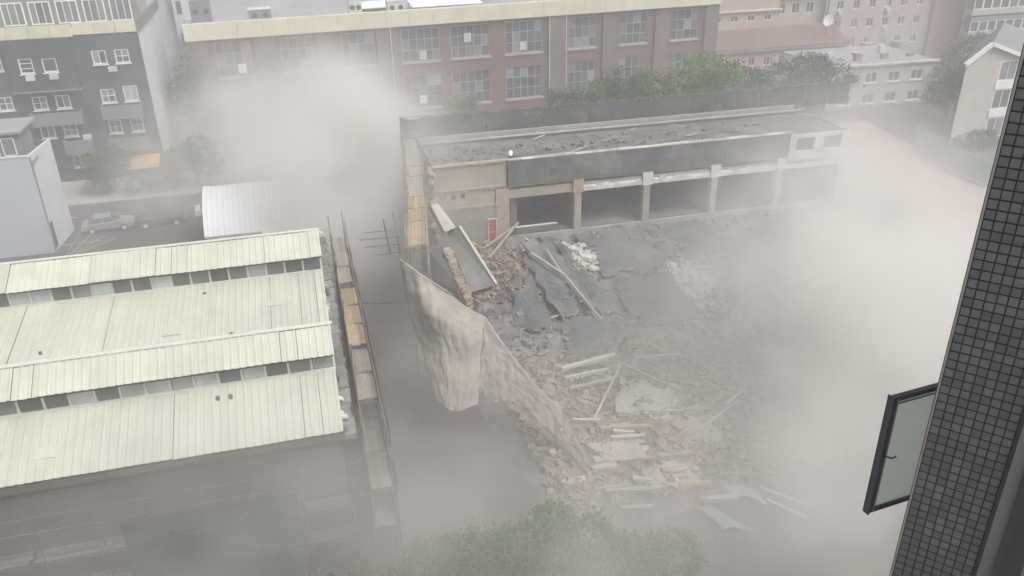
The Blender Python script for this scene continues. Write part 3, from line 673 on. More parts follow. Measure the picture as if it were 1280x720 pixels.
plate([(770, 352), (838, 345), (872, 400), (790, 410)], (.4, .5, .4, .3), 'dark roof slab at mid slope between the two white plaster patches')
plate([(640, 345), (668, 352), (690, 420), (640, 410)], (.5, .6, .4, .2), 'tilted dark roof slab next to the upper edge of the torn net')
plate([(700, 402), (780, 398), (800, 446), (716, 452)], (.3, .3, .3, .3), 'dusty dark roof slab lying flat at the middle of the mound')
plate([(900, 300), (975, 292), (1010, 345), (930, 352)], (.4, .3, .4, .4), 'dark roof slab farthest along the mound, deep in the dust')
plate([(775, 480), (850, 500), (838, 530), (768, 522)], (.7, .5, .2, .5), 'grey slab propped up below the split pale boards', .2, 'concrete')
plate([(850, 530), (905, 520), (918, 548), (860, 560)], (.3, .4, .2, .2), 'grey slab half buried near the brown rubble crest', .2, 'concrete')
plate([(740, 560), (800, 552), (815, 575), (748, 585)], (.35, .4, .2, .15), 'pale slab half buried in brown rubble beside the net tip', .18, 'dusty_concrete')
plate([(800, 590), (868, 580), (880, 606), (812, 616)], (.4, .35, .2, .2), 'pale slab lying lowest in the brown rubble', .18, 'dusty_concrete')
# timbers, rails and boards
def timber(x0, y0, u0, x1, y1, u1, w_, m, label, name='timber', cat='timber'):
    a, b = on(x0, y0, u0), on(x1, y1, u1); mid = (a + b) / 2; mid.z = 0
    e = MB().bar(a - mid, b - mid, w_, w_ * .7).build(name, m, None, mid)
    return tag(e, label, cat, 'timbers and rails sticking out of the rubble')
timber(664, 330, .9, 706, 358, .9, .16, 'dusty_concrete', 'pale beam along the ridge of the first fallen slab')
timber(706, 358, .9, 752, 408, .5, .14, 'dusty_concrete', 'pale beam running down from the ridge beam of the first slab')
timber(683, 322, .7, 703, 357, .9, .12, 'concrete', 'short pale beam crossing the ridge beam of the first slab')
timber(612, 330, .5, 648, 296, 1.2, .16, 'grey_plank', 'bent grey plank leaning up towards the red door')
timber(640, 298, .9, 696, 290, .8, .14, 'plaster', 'pale pole lying along the first open bay sill')
timber(604, 322, .7, 640, 300, 1.0, .14, 'grey_plank', 'grey plank over the brick heap below the red door')
timber(655, 305, .6, 672, 318, .5, .12, 'plaster', 'short pale stick beside the first bay sill')
timber(702, 478, 1.0, 768, 462, 1.1, .26, 'plaster', 'longest white board at mid slope', 'board', 'board')
timber(706, 486, .8, 760, 475, .8, .2, 'plaster', 'white board just below the longest white board', 'board', 'board')
timber(712, 494, .5, 765, 484, .6, .16, 'dusty_concrete', 'dusty board lowest of the white board group', 'board', 'board')
timber(770, 468, .9, 850, 500, .7, .14, 'dusty_concrete', 'long pale beam running down from the white boards')
timber(775, 470, .8, 742, 532, .4, .13, 'dusty_concrete', 'pale beam running from the white boards towards the net tip')
timber(715, 533, .5, 750, 534, .5, .13, 'plaster', 'short pale board beside the net strip, level', 'board', 'board')
timber(764, 556, .5, 806, 553, .5, .18, 'plaster', 'white board in the brown rubble, topmost there', 'board', 'board')
timber(775, 583, .4, 818, 580, .45, .14, 'dusty_concrete', 'dusty board in the middle of the brown rubble', 'board', 'board')
timber(688, 402, .3, 712, 396, .4, .12, 'plaster', 'short white stick on the flat slab at mid mound')
timber(793, 452, .3, 850, 448, .35, .12, 'dusty_concrete', 'thin pale beam lying level above the grey propped slab')
timber(872, 548, .5, 920, 512, .6, .16, 'dusty_concrete', 'pale beam slanting up behind the brown rubble crest')
timber(905, 520, .8, 925, 508, 1.1, .14, 'plaster', 'short white stick at the crest, deep in dust')
rb2 = random.Random(44)
ORD = 'first second third fourth fifth sixth seventh eighth ninth tenth eleventh twelfth thirteenth fourteenth fifteenth sixteenth seventeenth eighteenth'.split()
for k, x in enumerate(sorted(rb2.uniform(738, 900) for _ in range(18))):
    y = rb2.uniform(508, 640); l = rb2.uniform(26, 70); dy = rb2.uniform(-.14, .10) * l
    mm, ad = rb2.choice([('dusty_concrete', 'dusty'), ('grey_plank', 'grey'), ('plank', 'brown'), ('concrete', 'grey'), ('plaster', 'white')])
    timber(x, y, rb2.uniform(.12, .4), x + l, y + dy, rb2.uniform(.12, .45), rb2.uniform(.14, .34), mm, f'{ad} board lying level in the layered brown rubble, {ORD[k]} from the net tip', 'board', 'board')
# leaning plates by the scaffold
def lean(name, pts, th, m, label, cat):
    P = [A(*p) for p in pts]; c = sum(P, Vector()) / 4; c.z = 0
    e = empty(name, c, 0, label, cat); slab('plate', [p - c for p in P], th, m, e)
    return e, [p - c for p in P]
e, P = lean('wall_panel', [(556, 284, 6.6), (574, 284, 6.6), (620, 356, 3.2), (588, 366, 3.2)], .22, 'membrane', 'dark wall panel leaning down beside the brick heap with a pale broken rim', 'wall panel')
MB().bar(P[1] + Vector((0, 0, .05)), P[2] + Vector((0, 0, .05)), .2, .2).build('broken_edge', 'dusty_concrete', e)
e, P = lean('wall_panel', [(526, 300, 7.0), (556, 312, 6.4), (582, 372, 3.6), (527, 338, 5.0)], .25, 'membrane', 'dark wall panel between the scaffold planks and the jagged brick leaf', 'wall panel')
e, P = lean('wall_panel', [(538, 256, 8.4), (547, 254, 8.4), (570, 284, 6.8), (556, 290, 6.6)], .5, 'plaster', 'pale broken masonry lump hanging above the leaning dark panel', 'masonry')
br_ = empty('brick_leaf', A(570, 345, 0), 0, 'jagged leaf of bare brick standing between two dark panels', 'brickwork')
rb = random.Random(5); bl = Vector(br_.location)
bmesh_ = MB().box(-.24, .24, -.12, .12, -.1, .1).mesh('brick', 'raw_brick')
for k in range(30):
    t = k / 29; p0 = A(558 + 26 * t, 312 + 60 * t, 6.4 - 2.8 * t)
    for q in range(6):
        if q > 2 and rb.random() < .45: continue
        link('brick', bmesh_, br_, p0 - bl + Vector((rb.uniform(-.1, .1) + .12 * (q % 2), rb.uniform(-.08, .08), -.2 * q)), (rb.uniform(-.1, .1), rb.uniform(-.1, .1), rb.uniform(-.2, .2) + .4))
# bridging frame between the scaffolds, and a lone pole
bf = empty('pole_bridge', A(488, 300, 0), 0, 'thin dark ladder-like pole frame sticking out from the buckled scaffold', 'scaffold')
b0 = Vector(bf.location)
for a, b in (((479, 274, 10.2), (488, 318, 8.0)), ((491, 265, 10.4), (500, 318, 8.2))): MB().bar(A(*a) - b0, A(*b) - b0, .07, .07, 6).build('pole', 'steel', bf)
for k, (xl, y_, xr) in enumerate(((455, 288, 497), (448, 297, 499), (456, 306, 500), (470, 316, 501))): MB().bar(A(xl, y_ + 3, 8.9 - k * .2) - b0, A(xr, y_ - 1, 8.9 - k * .2) - b0, .05, .05, 6).build('ledger', 'steel', bf)
a, b = A(446, 380, 6.2), A(508, 378, 6.6); mid = (a + b) / 2
tag(MB().bar(a - mid, b - mid, .07, .07, 6).build('tie_pole', 'steel', None, mid), 'single rusty pole bridging the dusty gap between the two scaffolds', 'pole')
# small things on the roof
wb = empty('sack', (14.65, 57.75, 10.17), 0, 'small white sack standing on the roof edge above the brick pier', 'sack')
link('bag', chunk_mesh('bag', 'white_sheet', 3, 1.3), wb, (0, 0, .32), (0, .2, 0)).scale = (.22, .2, .25)
MB().box(-.12, .14, -.1, .1, 0, .12).build('base', 'dark_metal', wb)
# green netting and poles in the near corner of the rubble
for k, (q, lb) in enumerate(((((905, 612), (948, 622), (960, 636), (915, 630)), 'green tarpaulin scrap lying across the far low rubble, upper one'), (((872, 640), (905, 650), (945, 672), (905, 666)), 'green tarpaulin scrap lying lower, next to the tree crown'))):
    P = [on(x, y, .4) for x, y in q]; c = sum(P, Vector()) / 4; c.z = 0
    e = empty('tarpaulin', c, 0, lb, 'tarpaulin')
    cloth('sheet', [[P[0] - c, (P[0] + P[1]) / 2 - c + Vector((0, 0, .2)), P[1] - c], [P[3] - c, (P[3] + P[2]) / 2 - c + Vector((0, 0, .1)), P[2] - c]], 'green_tarp', e, 12, 8, .15, k)
timber(950, 615, .3, 1010, 640, .4, .12, 'plaster', 'pale rail lying beyond the upper green tarpaulin', 'rail', 'rail')
timber(958, 630, .3, 1005, 652, .3, .12, 'plaster', 'pale rail lying nearest to the lower green tarpaulin', 'rail', 'rail')

# ------------------------------------------------------------------ long red brick building
red = empty('brick_building', (-12, 105.2, 0), R(4.2), 'long red brick building with dark pilasters, gridded windows and a cream cornice', 'building')
rw = [(3.1, 7.1), (10.6, 14.6), (17.9, 22.0), (25.4, 30.4), (31.8, 37.0), (39.2, 44.4), (48.1, 52.2), (55.7, 59.9), (63.5, 67.8)]
rows_ = [(7.95, 12.05), (1.95, 6.2)]
hl = [(a, b, c, d) for a, b in rw for c, d in rows_]
wall_holes(0, 70.8, 0, 12.5, 0, hl, .35).build('wall', 'red_brick', red)
MB().box(0, 70.8, .7, .8, 0, 12.4).build('inner_wall', 'interior', red)
for x0, x1 in ((7.6, 10.1), (14.9, 17.3), (22.2, 24.9), (45.3, 47.4), (53.0, 54.9), (60.9, 62.9), (68.7, 70.8), (0, 2.4)):
    MB().box(x0, x1, -.45, -.003, 0, 12.48).build('pilaster', 'pilaster', red)
for i, (a, b) in enumerate(rw):
    for c, d in rows_:
        wd = window(red, a, b, c, d, .2, 4 if b - a < 4.5 else 5, 3, 'green_frame', 'glass_dark', .10, gms=['glass_dark', 'glass_dark', 'glass_dark', 'glass_grey'])
        MB().box(-.15, b - a + .15, -.42, -.1, -.22, -.02).build('sill', 'concrete', wd)
for (x, z) in ((5.4, 8.3), (27.6, 8.15), (33.6, 9.9), (27.3, 2.5), (41.2, 8.3), (12.9, 8.2)):
    MB().box(x, x + .95, .02, .1, z, z + 1.1).build('window_board', 'white_sheet' if z < 5 or x < 6 else 'glass_pale', red)
for i in range(24):
    a = i * 2.95
    MB().box(a + .012, a + 2.938, -.75, .3, 12.5, 14.35 + random.uniform(-.01, .01)).build('cornice_panel', 'cornice', red)
MB().box(0, 70.8, .3, 30, 13.2, 13.4).build('roof', 'flat_roof', red)
MB().quad((0, 0, 0), (0, 30, 0), (0, 30, 13.2), (0, 0, 13.2)).build('end_wall', 'red_brick', red)
MB().quad((70.8, 0, 0), (70.8, 30, 0), (70.8, 30, 13.2), (70.8, 0, 13.2)).build('end_wall', 'pilaster', red)
for x in (24, 45.2, 47.6): MB().bar((x, -.55, 3), (x, -.55, 12.4), .12, .12, 6).build('downpipe', 'metal_unit', red)
def roof_pt(x, y): return (x * math.cos(R(4.2)) - y * math.sin(R(4.2)) - 12, 105.2 + x * math.sin(R(4.2)) + y * math.cos(R(4.2)), 13.4)
for x, y, wd, dp, h, lb in ((20.5, 3.5, 1.6, 1.2, 2.2, 'grey box vent on the brick building roof, beside the white roof sheet'), (25.6, 3.2, 2.2, 1.4, 1.7, 'twin-fan air conditioner standing between two white roof sheets'), (9, 5, 2.6, 1.8, 1.5, 'low dark vent box alone on the long grey roof'), (2.2, 5.5, 2.4, 2.4, 3.0, 'pale stair head at the roof end by the dark apartment block')):
    e = empty('roof_unit', roof_pt(x, y), R(4.2), lb, 'roof unit')
    MB().box(-wd / 2, wd / 2, -dp / 2, dp / 2, .15, h).build('casing', 'metal_unit' if 'dark' not in lb else 'grey_panel', e)
    MB().box(-wd / 2 - .08, wd / 2 + .08, -dp / 2 - .08, dp / 2 + .08, h, h + .1).build('lid', 'metal_unit', e)
    for sx in (-.25, .25):
        mbx = MB(); n0 = 16
        mbx.poly([(sx * wd + .32 * math.cos(6.283 * k / n0), -dp / 2 - .02, h * .55 + .32 * math.sin(6.283 * k / n0)) for k in range(n0)]); mbx.build('fan_grille', 'dark_metal', e)
    MB().box(-wd / 2, -wd / 2 + .2, -dp / 2, dp / 2, 0, .15).box(wd / 2 - .2, wd / 2, -dp / 2, dp / 2, 0, .15).build('foot', 'dark_metal', e)
for x, y, l, d_, lb in ((21.5, 6.5, 5.4, 3.4, 'short white roof sheet over the brick building, by the box vent'), (28.2, 4.6, 9.5, 3.4, 'long white roof sheet over the brick building')):
    e = empty('roof_sheet', roof_pt(x, y), R(4.2), lb, 'roof sheet')
    MB().hexa([(0, 0, .5), (l, 0, .5), (l, d_, .95), (0, d_, .95), (0, 0, .56), (l, 0, .56), (l, d_, 1.01), (0, d_, 1.01)]).build('sheet', 'white_sheet', e)
    for xx in (.1, l / 2, l - .1):
        MB().bar((xx, .1, 0), (xx, .1, .5), .08).build('leg', 'steel', e); MB().bar((xx, d_ - .1, 0), (xx, d_ - .1, .93), .08).build('leg', 'steel', e)

# ------------------------------------------------------------------ dark apartment block
dk_ = empty('apartment_block', (-15.4, 95.1, 0), 0, 'dark charcoal apartment block with white-framed windows and cream roof parapet', 'building')
ws = [(-4.75, -3.35, 12.25, 13.65), (-2.55, -1.15, 12.25, 13.65), (-4.75, -3.35, 8.25, 9.7), (-2.5, -1.1, 8.25, 9.9), (-4.7, -3.4, 4.95, 6.35), (-2.5, -1.2, 4.95, 6.35), (-11.4, -10.0, 5.0, 6.4), (-9.2, -7.8, 5.0, 6.4), (-11.4, -10.0, 8.0, 9.4), (-9.2, -7.8, 8.0, 9.4), (-9.0, -7.6, 1.6, 3.0), (-14.6, -13.2, 8.2, 9.6), (-14.6, -13.2, 12.2, 13.6)]
wall_holes(-22, 0, 0, 15.3, 0, ws, .2).build('wall', 'dark_wall', dk_)
MB().box(-22, -.05, .3, .4, 0, 15.2).build('inner_wall', 'interior', dk_)
for i, q in enumerate(ws): window(dk_, q[0], q[1], q[2], q[3], .1, 2, 2 if i % 3 else 1, 'white_frame', 'glass_dark', .12, gms=['glass_dark', 'glass_grey'] if i != 3 else ['glass_pale'], sill=True)
# projecting bay with its own windows
bay = wall_holes(-12.6, -6.35, 10.1, 15.25, -.75, [(-11.5, -10.2, 11.9, 13.4), (-9.35, -8.0, 11.9, 13.3)], .2)
bay.quad((-6.35, -.75, 10.1), (-6.35, 0, 10.1), (-6.35, 0, 15.25), (-6.35, -.75, 15.25)).quad((-12.6, 0, 10.1), (-6.35, 0, 10.1), (-6.35, -.75, 10.1), (-12.6, -.75, 10.1)).quad((-12.6, -.75, 10.1), (-12.6, -.75, 15.25), (-12.6, 0, 15.25), (-12.6, 0, 10.1))
bo = bay.build('bay', 'dark_bay', dk_)
MB().box(-12.7, -6.25, -.85, -.0, 9.95, 10.1).build('bay_floor', 'grey_panel', dk_)
window(dk_, -11.5, -10.2, 11.9, 13.4, -.62, 1, 3, 'white_frame', 'glass_dark', .12, sill=True); window(dk_, -9.35, -8.0, 11.9, 13.3, -.62, 1, 1, 'white_frame', 'glass_dark', .12, sill=True)
for x0, x1, z0, z1 in ((-4.9, -.95, 6.75, 8.05), (-4.9, -.95, 3.2, 4.6), (-11.8, -6.9, 6.55, 7.8), (-9.3, -6.6, 3.4, 4.7)):
    MB().box(x0, x1, -.9, 0, z0 - .12, z0).box(x0, x1, -.9, -.8, z0, z1).box(x0, x0 + .1, -.8, 0, z0, z1).box(x1 - .1, x1, -.8, 0, z0, z1).build('balcony', 'grey_panel', dk_)
for x, z in ((-11.1, 11.25), (-8.9, 11.25), (-7.4, 4.6), (-3.4, 11.5)):
    MB().box(x, x + .8, -1.15 if z > 11 and x < -8 else -.4, -.78 if z > 11 and x < -8 else -.02, z, z + .5).build('air_conditioner', 'metal_unit', dk_)
for i in range(9):
    a = -1.95 - 2.0 * i; st = -.25 if i >= 3 else 0
    MB().box(a + .02, a + 1.98, -.12 + st * 2, .12 + st * 2, 15.32 + st * .3, 16.5 + st * .3).build('parapet_panel', 'cornice', dk_)
MB().box(-22, 0, .12, 4.4, 15.25, 15.4).build('terrace', 'cornice', dk_)
MB().box(-22, -.02, 4.4, 4.6, 15.4, 18.8).build('setback_wall', 'grey_panel', dk_)
for i in range(8): window(dk_, -21 + i * 2.6, -18.9 + i * 2.6, 15.9, 18.2, 4.33, 3, 1, 'white_frame', 'glass_grey', .12)
MB().box(-22, 0, 4.6, 18, 18.6, 18.8).build('roof', 'flat_roof', dk_)
MB().box(-.02, .25, .0, 18, 15.3, 16.4).build('side_parapet', 'grey_panel', dk_)
MB().quad((.0, 0, 0), (.0, 18, 0), (.0, 18, 15.3), (.0, 0, 15.3)).build('side_wall', 'pale_wall', dk_)
MB().box(-.04, .06, -.04, .5, 0, 15.2).build('corner_strip', 'dark_wall', dk_)
aw = empty('awning', (-17.6, 95.0, .14), 0, 'small orange and cream shop awning at the foot of the dark apartment block', 'awning')
MB().hexa([(-1.6, -1.3, 1.5), (2.0, -1.3, 1.5), (2.0, -.02, 2.2), (-1.6, -.02, 2.2), (-1.6, -1.3, 1.56), (2.0, -1.3, 1.56), (2.0, -.02, 2.26), (-1.6, -.02, 2.26)]).build('canopy', 'orange', aw)
MB().box(-1.6, 2.0, -1.34, -1.3, 1.1, 1.5).build('valance', 'cornice', aw)
for x in (-1.5, 1.9): MB().bar((x, -1.25, 0), (x, -1.25, 1.5), .07, .07, 6).build('post', 'steel', aw)

# white tower slabs behind it
wt = empty('white_tower', (-13.2, 118, 0), 0, 'white high block rising behind the dark apartment block', 'building')
MB().box(-4.0, -.9, 0, 12, 0, 26).build('wall', 'pale_wall', wt); MB().box(-.85, 1.6, -1.2, 10, 0, 26).build('wing', 'pale_wall', wt)
for z in (6, 10, 14): MB().box(-.4, .2, -1.26, -1.2, z, z + 1.6).build('window', 'glass_grey', wt)
MB().box(-.95, -.80, -.6, -.5, 0, 26).build('downpipe', 'steel', wt)

# ------------------------------------------------------------------ blue-grey box with roof hut
gb = empty('grey_block', (-22.5, 74.7, 0), 0, 'plain blue-grey rendered block with a small flat-roofed hut on top', 'building')
MB().box(-14, 0, 0, .25, 0, 8.75).build('front_wall', 'blue_grey', gb)
MB().hexa([(-.25, .25, 0), (0, .25, 0), (.55, 5.2, 0), (.3, 5.2, 0), (-.25, .25, 8.75), (0, .25, 8.75), (.55, 5.2, 8.75), (.3, 5.2, 8.75)]).build('side_wall', 'pale_wall', gb)
MB().box(-14, .2, .25, 5, 8.0, 8.3).build('roof', 'flat_roof', gb)
MB().box(-14.0, -.02, -.05, .3, 8.75, 8.83).build('coping', 'pale_wall', gb)
MB().box(-.02, .08, .1, .3, .2, 8.6).build('corner_joint', 'grey_panel', gb)
hut = MB().box(-13, -.55, 1.0, 4.4, 8.3, 10.55).build('hut', 'grey_panel', gb)
MB().box(-13.2, -.25, .6, 5.6, 10.55, 10.75).build('roof_slab', 'flat_roof', hut)
for i in range(3): window(gb, -2.0 - i * 1.3, -1.0 - i * 1.3, 8.7, 10.2, .93, 1, 1, 'white_frame', 'glass_grey')
MB().box(.02, .12, .5, 1.0, .3, 2.6).build('service_door', 'dark_metal', gb)

pp = empty('pipe_bundle', (-20.6, 73.2, 0), 0, 'thin pale pipes propped up at the foot of the blue-grey block', 'pipes')
for k in range(4): MB().bar((-.9 + k * .3, .2 * k, 0), (1.2 + k * .7, -.4 + .3 * k, 2.6 - k * .5), .06, .06, 6).build('pipe', 'metal_unit', pp)
MB().bar((-1.2, 0, 1.2), (2.6, -.2, 1.3), .05, .05, 6).build('rail', 'metal_unit', pp)
# ------------------------------------------------------------------ barrel-roofed hall
gy = empty('barrel_hall', (-9.0, 68.5, 0), 0, 'white hall with a ribbed barrel roof half hidden by dust', 'building')
mb = MB(); LX, SPAN, RISE, Z0 = 14.0, 9.5, 2.6, 2.3
nu, nv = 128, 18
def bar_pt(u, v):
    x = LX * u / nu; t = v / nv; return (x, SPAN * t, Z0 + RISE * math.sin(math.pi * t) ** .8 + (.05 if (u % 4) in (2,) else 0) - .0)
for u in range(nu + 1):
    for v in range(nv + 1): mb.v.append(bar_pt(u, v))
for u in range(nu):
    for v in range(nv): a = u * (nv + 1) + v; mb.f.append((a, a + nv + 1, a + nv + 2, a + 1))
mb.build('roof', 'barrel_sheet', gy)
mb = MB()
mb.poly([(0, 0, 0)] + [(-.0, SPAN * v / nv, Z0 + RISE * math.sin(math.pi * v / nv) ** .8) for v in range(nv + 1)] + [(0, SPAN, 0)]); mb.build('end_wall', 'pale_wall', gy)
mb = MB()
for v in range(nv):
    p, q = bar_pt(0, v), bar_pt(0, v + 1); mb.hexa([(-.18, p[1], p[2] - .1), (.06, p[1], p[2] - .1), (.06, q[1], q[2] - .1), (-.18, q[1], q[2] - .1), (-.18, p[1], p[2] + .09), (.06, p[1], p[2] + .09), (.06, q[1], q[2] + .09), (-.18, q[1], q[2] + .09)])
mb.build('end_trim', 'white_sheet', gy)
MB().box(0, LX, -.02, .15, 0, Z0).build('front_wall', 'white_render', gy)
MB().box(.6, 1.1, -.06, .0, .2, 2.2).build('brick_patch', 'pink_render', gy)
MB().hexa([(4.5, -.5, 2.0), (10.2, -.6, 2.3), (10.2, .4, 2.9), (4.5, .4, 2.6), (4.5, -.5, 2.08), (10.2, -.6, 2.38), (10.2, .4, 2.98), (4.5, .4, 2.68)]).build('lean_to_roof', 'white_sheet', gy)

# ------------------------------------------------------------------ far buildings beyond the ruin
pk = empty('low_pink_house', (61.5, 116, 0), 0, 'low pink house with a long rusty red lean-to roof beyond the trees', 'building')
MB().hexa([(0, 0, 4.5), (23.5, 0, 4.5), (23.5, 5, 6.6), (0, 5, 6.6), (0, 0, 4.7), (23.5, 0, 4.7), (23.5, 5, 6.8), (0, 5, 6.8)]).build('roof', 'red_roof', pk)
MB().box(0, 23.5, -.2, .2, 4.2, 4.5).build('eave', 'grey_panel', pk)
hl = [(1 + i * 2.6, 2.2 + i * 2.6, 2.0, 3.4) for i in range(8)]
wall_holes(.2, 23.3, 0, 4.4, .3, hl, .2).build('wall', 'pink_render', pk); MB().box(.3, 23, .7, .8, 0, 4.3).build('inner_wall', 'interior', pk)
for q in hl: window(pk, *q, .42, 2, 1, 'white_frame', 'glass_dark', .1)
hl = [(2.2 + i * 2.9, 3.6 + i * 2.9, 7.9, 8.9) for i in range(4)]
wall_holes(.2, 13.5, 6.5, 12.5, 5.1, hl, .2).build('upper_wall', 'pink_render', pk); MB().box(.3, 13.3, 5.5, 5.6, 6.5, 12).build('inner_wall', 'interior', pk)
for q in hl: window(pk, *q, 5.2, 2, 1, 'white_frame', 'glass_dark', .1)
MB().box(0, 13.8, 4.7, 5.1, 9.4, 9.65).build('string_course', 'white_render', pk)
MB().box(.2, 13.5, 5.1, 14, 12.5, 12.7).build('upper_roof', 'red_roof', pk)
hl = [(14.5 + i * 2.6, 16 + i * 2.6, 8.3, 10) for i in range(3)]
wall_holes(13.7, 23.3, 6.5, 13, 7.4, hl, .2).build('rear_wing', 'pinkgrey', pk); MB().box(13.8, 23.2, 7.8, 7.9, 6.5, 12.9).build('inner_wall', 'interior', pk)
for q in hl: window(pk, *q, 7.5, 2, 1, 'white_frame', 'glass_dark', .1)
MB().box(13.6, 23.4, 7.0, 7.4, 10.6, 10.8).build('string_course', 'white_render', pk)
ds = empty('satellite_dish', (81.4, 117.5, 5.4), 0, 'round white satellite dish on the rusty red roof', 'satellite dish')
mb = MB(); n0 = 20
for ring, (rr, dy) in enumerate(((0, .18), (.45, .12), (.9, 0))):
    for k in range(n0): mb.v.append((rr * math.cos(6.283 * k / n0), -.3 + dy, 2.6 + rr * math.sin(6.283 * k / n0)))
for g_ in range(2):
    for k in range(n0): a, b = g_ * n0 + k, g_ * n0 + (k + 1) % n0; mb.f.append((a, b, b + n0, a + n0))
mb.build('dish', 'white_sheet', ds); MB().bar((0, 0, -.2), (0, 0, 2.5), .1, .1, 6).build('mast', 'steel', ds); MB().bar((0, -.2, 1.8), (0, -1.1, 2.6), .05, .05, 6).build('feed_arm', 'steel', ds)

pt = empty('pink_apartment', (91.5, 122, 0), 0, 'tall pinkish apartment block with many small windows and a plain corner strip', 'building')
hl = []
for fl in range(9):
    for i in range(6): hl.append((-5.6 + i * 3.0, -4.3 + i * 3.0, -1.2 + fl * 3.0 + .9, -1.2 + fl * 3.0 + 2.3))
hl = [h for h in hl if h[2] > 0]
wall_holes(-7, 12.6, 0, 27, 0, hl, .25).build('wall', 'pinkgrey', pt); MB().box(-6.9, 12.5, .4, .5, 0, 26.9).build('inner_wall', 'interior', pt)
for i, q in enumerate(hl):
    window(pt, *q, .14, 2, 1, 'white_frame', 'glass_dark', .11, gms=['glass_dark', 'glass_grey'])
    if i % 3 == 0: MB().box(q[0] + .2, q[0] + 1.0, -.4, -.02, q[2] - .75, q[2] - .2).build('air_conditioner', 'metal_unit', pt)
MB().box(12.6, 18.9, -.6, 0, 0, 27).build('corner_strip', 'pink_render', pt)
MB().box(18.75, 18.95, -.75, -.6, 0, 27).build('downpipe', 'white_frame', pt)
MB().quad((18.9, -.6, 0), (18.9, 14, 0), (18.9, 14, 27), (18.9, -.6, 27)).build('side_wall', 'pink_render', pt)
for i in (2, 4): MB().box(-6 + i * 3.0, -3.9 + i * 3.0, -.9, -.01, 3.0, 3.2).build('ledge', 'pinkgrey', pt)

bb = empty('balcony_block', (107.5, 118, 0), 0, 'apartment block with a long glazed balcony band beside the plain pink corner', 'building')
MB().box(0, 30, 0, .3, 0, 30).build('wall', 'pinkgrey', bb)
for z in (4.75, 8.3, 11.8):
    MB().box(-.1, 30, -1.5, 0, z - .9, z).build('balcony_front', 'pinkgrey', bb)
    for i in range(17): window(bb, .1 + i * 1.7, 1.75 + i * 1.7, z, z + 1.7, -1.4, 1, 1, 'white_frame', 'glass_dark', .12)
    MB().box(-.1, 30, -1.5, 0, z + 1.7, z + 2.3).build('balcony_head', 'grey_panel', bb)
for x in (3.2, 10): MB().box(x, x + .9, -1.9, -1.52, 3.95, 4.6).build('air_conditioner', 'metal_unit', bb)

cr2 = empty('cream_house', (68, 96, 0), R(-1), 'low cream house with a flat grey roof and white windows beside the gabled house', 'building')
hl = [(2 + i * 3.5, 3.9 + i * 3.5, z, z + 1.4) for i in range(4) for z in (.5, 3.3)]
wall_holes(0, 16.2, 0, 5.6, 0, hl, .25).build('wall', 'cream_wall', cr2); MB().box(.1, 16.1, .4, .5, 0, 5.5).build('inner_wall', 'interior', cr2)
for q in hl: window(cr2, *q, .12, 2, 1, 'white_frame', 'glass_dark', .14, sill=True)
MB().box(-.3, 16.5, -.35, .2, 5.6, 5.85).build('eave', 'white_render', cr2)
MB().box(-.1, 16.3, .2, 12, 5.5, 5.7).build('roof', 'flat_roof', cr2)
MB().quad((16.2, 0, 0), (16.2, 12, 0), (16.2, 12, 5.6), (16.2, 0, 5.6)).build('side_wall', 'cream_wall', cr2)
for k in range(7):
    x, y, h = 1 + k * 2.2, 2 + (k * 37 % 70) / 10, .4 + (k % 3) * .3
    MB().box(x, x + .9, y, y + .7, 5.7, 5.7 + h).build('roof_box', 'metal_unit' if k % 2 else 'grey_panel', cr2)

gh = empty('gable_house', (72.4, 77.7, 0), 0, 'three-storey pale house with white gable trim and stacked windows', 'building')
hl = [(4.65, 7.1, z, z + 2.3) for z in (.55, 3.85, 7.1)]
g = wall_holes(0, 7.5, 0, 9.5, 0, hl, .25); g.poly([(0, 0, 9.5), (7.5, 0, 9.5), (7.5, 0, 9.6), (2.6, 0, 11.3), (0, 0, 9.6)]); g.build('wall', 'cream_wall', gh)
MB().box(.1, 7.4, .4, .5, 0, 9.4).build('inner_wall', 'interior', gh)
MB().quad((0, 0, 0), (0, 0, 9.5), (11, 10, 9.5), (11, 10, 0)).build('side_wall', 'cream_wall', gh)
for q in hl: window(gh, *q, .08, 2, 1, 'white_frame', 'glass_grey', .16)
for z in (2.95, 6.2): MB().box(4.5, 7.3, -.12, .06, z, z + .85).build('spandrel', 'white_sheet', gh)
MB().box(4.5, 7.3, -.1, .06, 0.1, .5).build('spandrel', 'white_sheet', gh)
for a, b in (((-.45, -.3, 9.35), (2.6, -.3, 11.45)), ((2.6, -.3, 11.45), (8.1, -.3, 9.5))):
    MB().bar(a, b, .35, .42).build('bargeboard', 'white_sheet', gh)
MB().quad((-.6, -.3, 9.45), (2.6, -.3, 11.65), (13.6, 10, 11.65), (10.4, 10, 9.45)).quad((2.6, -.3, 11.65), (8.3, -.3, 9.65), (19.3, 10, 9.65), (13.6, 10, 11.65)).build('roof', 'slate', gh)

# green hoarding and its posts
ho = empty('hoarding', (68.6, 79, 0), 0, 'pale green site hoarding curving along the dusty paved street', 'hoarding')
hp = [(0, 0), (-.6, -2.6), (-1.3, -5.2), (-1.9, -7.8), (-2.2, -10.4), (-2.3, -13), (-2.2, -15.6)]
for (xa, ya), (xb, yb) in zip(hp, hp[1:]):
    MB().hexa([(xa, ya - .02, .1), (xa + .06, ya - .02, .1), (xb + .06, yb + .02, .1), (xb, yb + .02, .1), (xa, ya - .02, 2.5), (xa + .06, ya - .02, 2.5), (xb + .06, yb + .02, 2.5), (xb, yb + .02, 2.5)]).build('hoarding_panel', 'hoarding', ho)
    MB().bar((xb + .1, yb, 0), (xb + .1, yb, 2.6), .09, .09, 6).build('post', 'steel', ho)

